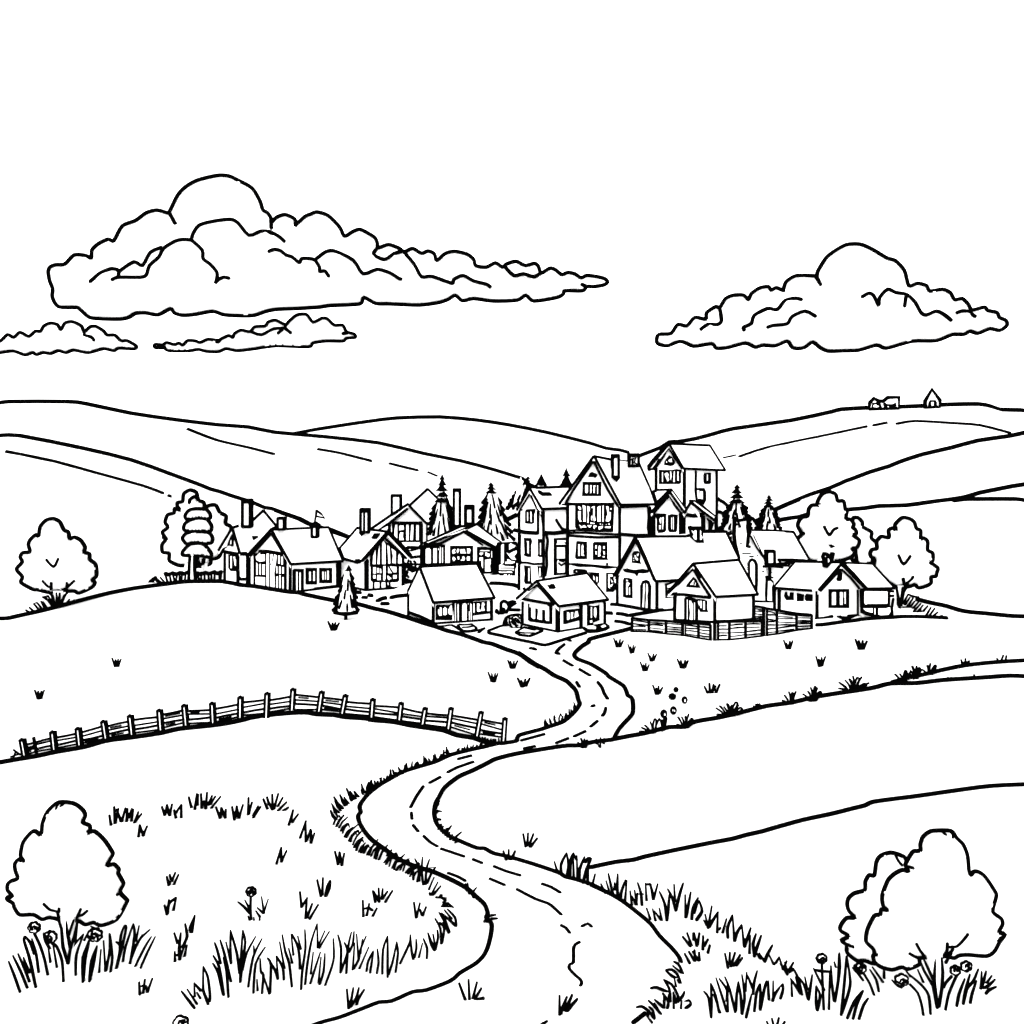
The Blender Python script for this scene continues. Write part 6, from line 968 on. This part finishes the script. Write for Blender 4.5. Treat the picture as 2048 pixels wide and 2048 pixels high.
# tower
T = house('tower_house', 'high square tower house with gabled roof behind the tallest house', 'C5', [(592, 490, 1600), (960, 520, 1600), (1372, 525, 1600)], 'L', (760, 175), (490, 500), (945, 495), (1282, 198), (1482, 520), d=103, offs=(.5, 0, 3), group=VG, lw=5.4, base=False)
T.stroke('roof', 'g', [(600, 470), (690, 340), (755, 235), (840, 370), (930, 500)], 4.6, .34); T.stroke('roof', 'g', [(700, 225), (560, 380), (490, 470), (500, 515), (570, 495), (640, 380)], 6, .38)
T.plate('window', 'g', [(698, 445), (705, 405), (765, 325), (805, 360), (838, 415), (815, 450), (770, 462), (740, 450)], [[(748, 395), (775, 370), (800, 362), (795, 385), (775, 395), (805, 400), (800, 415), (760, 412)], (722, 400, 735, 425)])
T.plate('window', 'g', [(633, 517), (800, 517), (850, 505), (925, 520), (912, 560), (912, 670), (890, 692), (633, 692)], [(668, 542, 684, 670), [(700, 560), (740, 545), (758, 570), (750, 610), (765, 640), (745, 665), (720, 620), (708, 590)], [(775, 530), (788, 530), (796, 600), (780, 650), (772, 600)], [(822, 530), (836, 530), (836, 672), (812, 672)], [(865, 530), (888, 535), (880, 560), (888, 655), (865, 655)]])
T.stroke('wall', 's', [(955, 530), (955, 945)], 6); T.stroke('wall', 's', [(1105, 530), (1100, 780), (1115, 900)], 5.4)
T.plate('window', 's', [(1212, 590), (1228, 555), (1300, 555), (1300, 680), (1270, 695), (1225, 690), (1212, 660)], [(1248, 568, 1262, 655)])
T.plate('window', 's', [(1112, 750), (1215, 750), (1237, 800), (1237, 900), (1205, 960), (1160, 940), (1112, 920)], [[(1122, 775), (1145, 775), (1150, 850), (1170, 850), (1170, 785), (1198, 788), (1198, 895), (1180, 888), (1122, 885)]]); T.done()

# dormer house and lean-to above the church roof
T = house('dormer_house', 'small gabled house with two windows above the church roof ridge', 'C5', [(540, 1070, 1480), (905, 1075, 1480), (960, 1080, 1480)], 'L', (768, 795), (530, 1060), (958, 1065), (790, 770), (985, 1040), d=94.2, offs=(.3, 0, .9), group=VG, lw=5.4, base=False)
T.poly('roof', [(555, 795, 95), (600, 775, 95.5), (790, 768, 95.5), (740, 800, 94.5), (600, 940, 94.5)])
T.stroke('roof', 'g', [(560, 1070), (640, 980), (762, 850), (830, 960), (925, 1085)], 5.4, .34); T.stroke('wall', 'g', [(530, 1088), (720, 1090)], 5, .1)
T.stroke('wall', 'g', [(570, 1095), (572, 1365)], 5, .05); T.stroke('wall', 'g', [(918, 1090), (915, 1200), (925, 1355)], 8)
wins(T, 'g', [([(570, 1085), (700, 1085), (720, 1110), (720, 1290), (700, 1312), (625, 1325), (605, 1280), (605, 1150)], [(630, 1225, 656, 1280), [(632, 1150), (650, 1125), (665, 1125), (660, 1205), (645, 1205)], [(672, 1120), (695, 1120), (690, 1200), (680, 1285), (668, 1270)]]), ([(748, 1100), (800, 1085), (870, 1095), (862, 1290), (845, 1312), (770, 1312), (748, 1280)], [(788, 1125, 800, 1280), [(808, 1120), (822, 1120), (822, 1285), (812, 1285)]])]); T.done()
T = house('shed', 'low lean-to with small gable squeezed between dormer house and tower', 'C5', [(955, 1090, 1480), (1190, 1095, 1480), (1362, 1160, 1480)], 'L', (1042, 925), (955, 1075), (1150, 1085), (1075, 915), (1362, 1140), d=94.6, offs=(.2, 0, .8), group=VG, lw=5.4, base=False,
          roof=[(1030, 912, 0), (1080, 915, .8), (1365, 1125, .8), (1345, 1160, .1), (1060, 950, -.3)])
T.stroke('roof', 'g', [(975, 1090), (1080, 1105), (1200, 1090)], 8, .1); T.stroke('roof', Flat(T.ds[1]-.5), [(1060, 935), (1345, 1170)], 4.4); T.stroke('roof', Flat(T.ds[1]-.55), [(1160, 945), (1355, 1110)], 3.6)
for l, w in (([(1205, 1110), (1212, 1290)], 6), ([(1290, 1170), (1290, 1290)], 7.5), ([(1255, 1140), (1280, 1180)], 4), ([(1330, 1190), (1300, 1290)], 4), ([(1220, 1300), (1470, 1300)], 6)): T.stroke('wall', Flat(T.ds[1]-.05), l, w)
T.done()

# stone building on the right
T = house('stone_house', 'stone walled house with square tower stack and arched doorway', 'C7', [(200, 1000, 1560), (640, 1105, 1580), (1160, 1040, 1560)], 'L', (395, 660), (300, 900), (605, 1095), (940, 668), (1155, 1035), group=VG, lw=5.4, base=False, d=92, offs=(.4, 0, 1.6),
          roof=[(390, 650, .2), (640, 650, 1), (945, 668, 1.8), (1155, 1035, 1.5), (605, 1098, -.3)])
T.stroke('roof', 'g', [(395, 720), (480, 880), (595, 1050)], 4, .4)
m = MB(); D = T.ds[1]-.6; q = [P(*cv('C7', p), D) for p in ((185, 515), (365, 515), (365, 870), (590, 1110), (590, 1570), (210, 1570), (195, 840))]
m.prism(q, (0, 1.2, 0), 0); m.build('stone_stack', 'stone', T.root, T.loc)
f = Flat(D)
for l, w in (([(185, 490), (185, 570), (180, 700), (195, 830), (240, 1010)], 7.5), ([(170, 495), (250, 520), (360, 500)], 6.5), ([(365, 500), (352, 600), (365, 700), (350, 860), (385, 860)], 6.5), ([(160, 490), (210, 485), (235, 540), (265, 610), (250, 610), (240, 570), (200, 570)], 4.5), ([(262, 818), (278, 818)], 2.6), ([(288, 945), (395, 945)], 2.4), ([(378, 985), (432, 985)], 2.8), ([(478, 968), (485, 975)], 2.6), ([(545, 1178), (565, 1178)], 2.6), ([(645, 1190), (665, 1190)], 2.8), ([(375, 720), (375, 810)], 2.4),
     ([(350, 1070), (365, 1072)], 2.4), ([(350, 1095), (365, 1095)], 2.4), ([(350, 1125), (365, 1125)], 2.4), ([(352, 1150), (365, 1150)], 2.4), ([(450, 1565), (560, 1570), (750, 1582)], 5.6), ([(380, 1290), (450, 1440)], 5)): T.stroke('stone_work', f, l, w)
T.plate('arch', f, [(365, 1250), (365, 1060), (385, 1025), (420, 1010), (460, 1030), (488, 1090), (488, 1300), (478, 1480), (440, 1420)], [[(388, 1240), (388, 1065), (410, 1042), (435, 1055), (450, 1090), (450, 1370)]])
f2 = Flat(D-.05)
T.plate('door', f2, [(590, 1545), (585, 1450), (595, 1270), (585, 1245), (620, 1238), (685, 1255), (685, 1275), (650, 1270), (690, 1310), (690, 1570), (600, 1560)], [[(618, 1300), (655, 1300), (685, 1330), (668, 1380), (672, 1560), (610, 1555)]], t=.12)
T.plate('shutter', Flat(D-.1), [(690, 1420), (780, 1410), (780, 1600), (690, 1580)], [[(708, 1430), (745, 1420), (745, 1550), (715, 1560), (722, 1490)]], t=.12)
T.stroke('stone_work', f, [(555, 1112), (690, 1112), (810, 1125)], 5, .1); T.stroke('stone_work', Flat(D-.2), [(750, 1030), (830, 1030), (930, 1030), (1100, 1040)], 6.5); T.stroke('stone_work', Flat(D-.2), [(770, 1050), (790, 1100), (880, 1105), (910, 1060)], 5)
T.box('chimney', (605, 920, 702, 1085), D-.15, depth=.5, w=6, cap=10); T.stroke('roof', Flat(D-.2), [(605, 1100), (780, 1100)], 7); T.done({'stone_work': 'stone'})

# cross gabled cottage on the far right
T = house('cottage', 'cottage with front cross gable, porch and vent at the right end', 'C7', [(705, 1415, 1700), (1250, 1440, 1790), (1790, 1410, 1745)], 'R', (1560, 1085), (1880, 1405), (1262, 1418), (1545, 1060), (1240, 1420), group=VG, lw=5.6, base=False, roof=[(1550, 1090, 0), (1560, 1085, .1), (1270, 1420, -.3), (1262, 1410, -.2)], redges=(1,))
dl = T.ds[0]; dn = T.ds[1]
w = T.mb('wall'); rx = [P(*cv('C8', p), dn+.6) for p in ((560, 1415), (905, 1420), (905, 1770), (560, 1770))]; w.prism(rx, (0, 3, 0), 0)
T.poly('roof', [(970, 1055, dl+1), (1350, 1060, dn+1.5), (1570, 1062, dn+1.5), (1262, 1412, dn-.1), (1180, 1425, dn+.2), (690, 1390, dl-.3)], edges=(0, 1, 4, 5))
T.poly('roof', [cv_ for cv_ in [(1590, 1068, dn+1.5), (1960, 1082, dn+2.5), (2248, 1395, dn+.8), (1895, 1400, dn-.1)]])
T.stroke('roof', Flat(dn-.5), [(1292, 1430), (1410, 1305), (1548, 1152), (1568, 1152), (1690, 1268), (1795, 1395)], 5); T.stroke('roof', Flat(dn-.5), [(1590, 1075), (1720, 1200), (1890, 1400)], 5)
fl = T.faces['l']; f = Flat(dn-.06)
for o in ([(825, 1490), (840, 1445), (862, 1445), (870, 1485), (885, 1500), (895, 1450), (940, 1455), (940, 1545), (890, 1540), (855, 1545)], [(990, 1458), (1075, 1480), (1068, 1557), (992, 1557)], [(1095, 1500), (1112, 1470), (1185, 1478), (1185, 1557), (1115, 1557), (1095, 1535)]): T.plate('window', fl, o)
T.plate('window', 'g', (1405, 1408, 1662, 1645), [[(1442, 1455), (1455, 1442), (1495, 1442), (1495, 1610), (1442, 1612)], (1545, 1442, 1583, 1610), [(1597, 1442), (1622, 1440), (1622, 1595), (1608, 1600), (1608, 1520), (1597, 1510)]])
T.plate('vent', 'g', [(1520, 1195), (1535, 1172), (1558, 1172), (1572, 1195), (1572, 1275), (1550, 1300), (1520, 1298), (1507, 1270), (1520, 1245)])
m = MB(); lift = Vector((0, 0, .04)); m.prism([G(*cv('C7', p))+lift for p in ((1430, 1735), (1445, 1700), (1590, 1700), (1650, 1740), (1795, 1745), (1665, 1800), (1570, 1803))], (0, 0, .1), 1); m.prism([G(*cv('C7', p))+lift*3.7 for p in ((1478, 1720), (1530, 1718), (1645, 1755), (1630, 1778), (1570, 1775))], (0, 0, .03), 0); m.build('doorstep', 'stone', T.root, T.loc)
T.stroke('wall', 'g', [(1230, 1790), (1340, 1780), (1450, 1755)], 6, .06); T.stroke('wall', 'g', [(1780, 1420), (1780, 1740)], 6.5); T.stroke('wall', 'l', [(765, 1420), (765, 1690)], 7.5); T.stroke('wall', 'g', [(1255, 1440), (1250, 1600), (1240, 1780)], 5)
T.plate('porch', Flat(dn+.4), [(535, 1410), (890, 1410), (905, 1440), (900, 1635), (540, 1640)], [[(570, 1440), (580, 1430), (870, 1435), (870, 1595), (610, 1598), (585, 1608), (570, 1585)]], cr='C8', t=.4)
T.plate('porch_base', Flat(dn+.35), [(538, 1640), (925, 1630), (935, 1740), (860, 1768), (740, 1768), (600, 1740), (540, 1715)], [[(555, 1652), (682, 1650), (682, 1712), (640, 1705), (590, 1690)], [(700, 1650), (716, 1650), (716, 1735), (702, 1735)], [(750, 1652), (850, 1652), (905, 1635), (910, 1700), (885, 1738), (780, 1745), (750, 1735)]], cr='C8', t=.3)
T.stroke('wall', Flat(dn+.05), [(900, 1430), (950, 1435)], 5, cr='C8'); T.stroke('wall', Flat(dn+.05), [(945, 1525), (925, 1640), (935, 1770)], 5, cr='C8'); T.stroke('wall', Flat(dn+.05), [(905, 1495), (950, 1490)], 5, cr='C8')
T.plate('chimney', Flat(dn+1.2), [(1345, 1030), (1330, 1005), (1355, 942), (1400, 942), (1428, 985), (1448, 942), (1482, 942), (1465, 1010), (1455, 1050), (1390, 1130), (1350, 1125)], [[(1390, 1005), (1410, 1025), (1412, 1050), (1390, 1068)], (1353, 978, 1363, 990)], t=.6); T.done()

# far buildings on the hill crest
def far_house(label, outline, inks, whites, d, name, depth):
    base = cv('S5', (outline[0][0]+30, 400)); g = P(*base, d); g.z -= 1.6
    T = Thing(name, label, 'house', 'S5', g, 'far houses on the hill crest')
    m = T.mb('wall'); q = [P(*p, d) for p in cl('S5', outline)]; back = Vector((q[0].x/d*depth, depth, 0)); m.prism(q, back, 0)
    m.tube(q+[q[0]], 7.5); m.tube([p+back*.98 for p in q]+[q[0]+back*.98], 3)
    for p in q: m.tube([p, p+back], 3)
    for o, pn in zip(inks, whites): T.plate('door' if name == 'chapel' else 'window', Flat(d), o, pn, t=.15, out=.1)
    T.done(); return T
D = HC_D-3.5
far_house('far low farmhouse with lean-to on the right hill crest', [(310, 345), (355, 297), (405, 325), (455, 325), (500, 288), (620, 285), (615, 408), (310, 412)], [[(345, 345), (395, 340), (450, 330), (460, 420), (330, 425)], [(465, 345), (540, 360), (585, 335), (600, 425), (465, 425)]], [[[(350, 368), (370, 358), (385, 360), (380, 375), (408, 375), (408, 388), (385, 395), (350, 390)], [(330, 345), (355, 322), (378, 345)], [(425, 345), (445, 345), (462, 400), (450, 408)]], [[(480, 340), (590, 335), (550, 360), (490, 358)], [(495, 380), (515, 380), (512, 400)]]], D, 'farmhouse', 6)
far_house('far pointed little house standing alone on the hill crest', [(893, 398), (893, 325), (965, 203), (1050, 320), (1042, 398)], [[(925, 385), (935, 340), (950, 318), (1000, 318), (1018, 345), (1030, 385)]], [[(958, 335, 985, 375), [(1018, 342), (1035, 335), (1030, 375), (1018, 370)]]], D, 'chapel', 5)

# ================================================================ light, sky, camera
w = bpy.data.worlds.new('World'); sc.world = w; w.use_nodes = True
nt = w.node_tree; bg = nt.nodes['Background']
sky = nt.nodes.new('ShaderNodeTexSky'); sky.sky_type = 'NISHITA'; sky.sun_disc = False
EL, AZ = math.radians(42), math.radians(188)
sky.sun_elevation = EL; sky.sun_rotation = AZ; sky.dust_density = 1; sky.ozone_density = 1; sky.air_density = 1
hs = nt.nodes.new('ShaderNodeHueSaturation'); hs.inputs['Saturation'].default_value = 0.0        # a blank white overcast
nt.links.new(sky.outputs[0], hs.inputs['Color']); nt.links.new(hs.outputs[0], bg.inputs[0]); bg.inputs[1].default_value = .15
sun = bpy.data.lights.new('sun', 'SUN'); sun.energy = 1.2; sun.angle = math.radians(30); sun.color = (1, .98, .95)
so = bpy.data.objects.new('sun', sun); col.objects.link(so)
dirv = Vector((math.sin(AZ)*math.cos(EL), math.cos(AZ)*math.cos(EL), math.sin(EL)))
so.rotation_euler = dirv.to_track_quat('Z', 'Y').to_euler(); so.location = (0, -20, 60)
cam = bpy.data.cameras.new('camera'); cam.sensor_width = 36; cam.lens = F/2048*36; cam.shift_y = -(1024-VH)/2048; cam.clip_end = 6000; cam.clip_start = .1
co = bpy.data.objects.new('camera', cam); col.objects.link(co); co.location = CAM; co.rotation_euler = (math.pi/2, 0, 0); sc.camera = co
sc.view_settings.view_transform = 'Standard'; sc.view_settings.look = 'None'; sc.view_settings.gamma = 1; sc.view_settings.use_curve_mapping = False
sc.view_settings.exposure = 1.8
sc.cycles.max_bounces = 8; sc.cycles.diffuse_bounces = 8
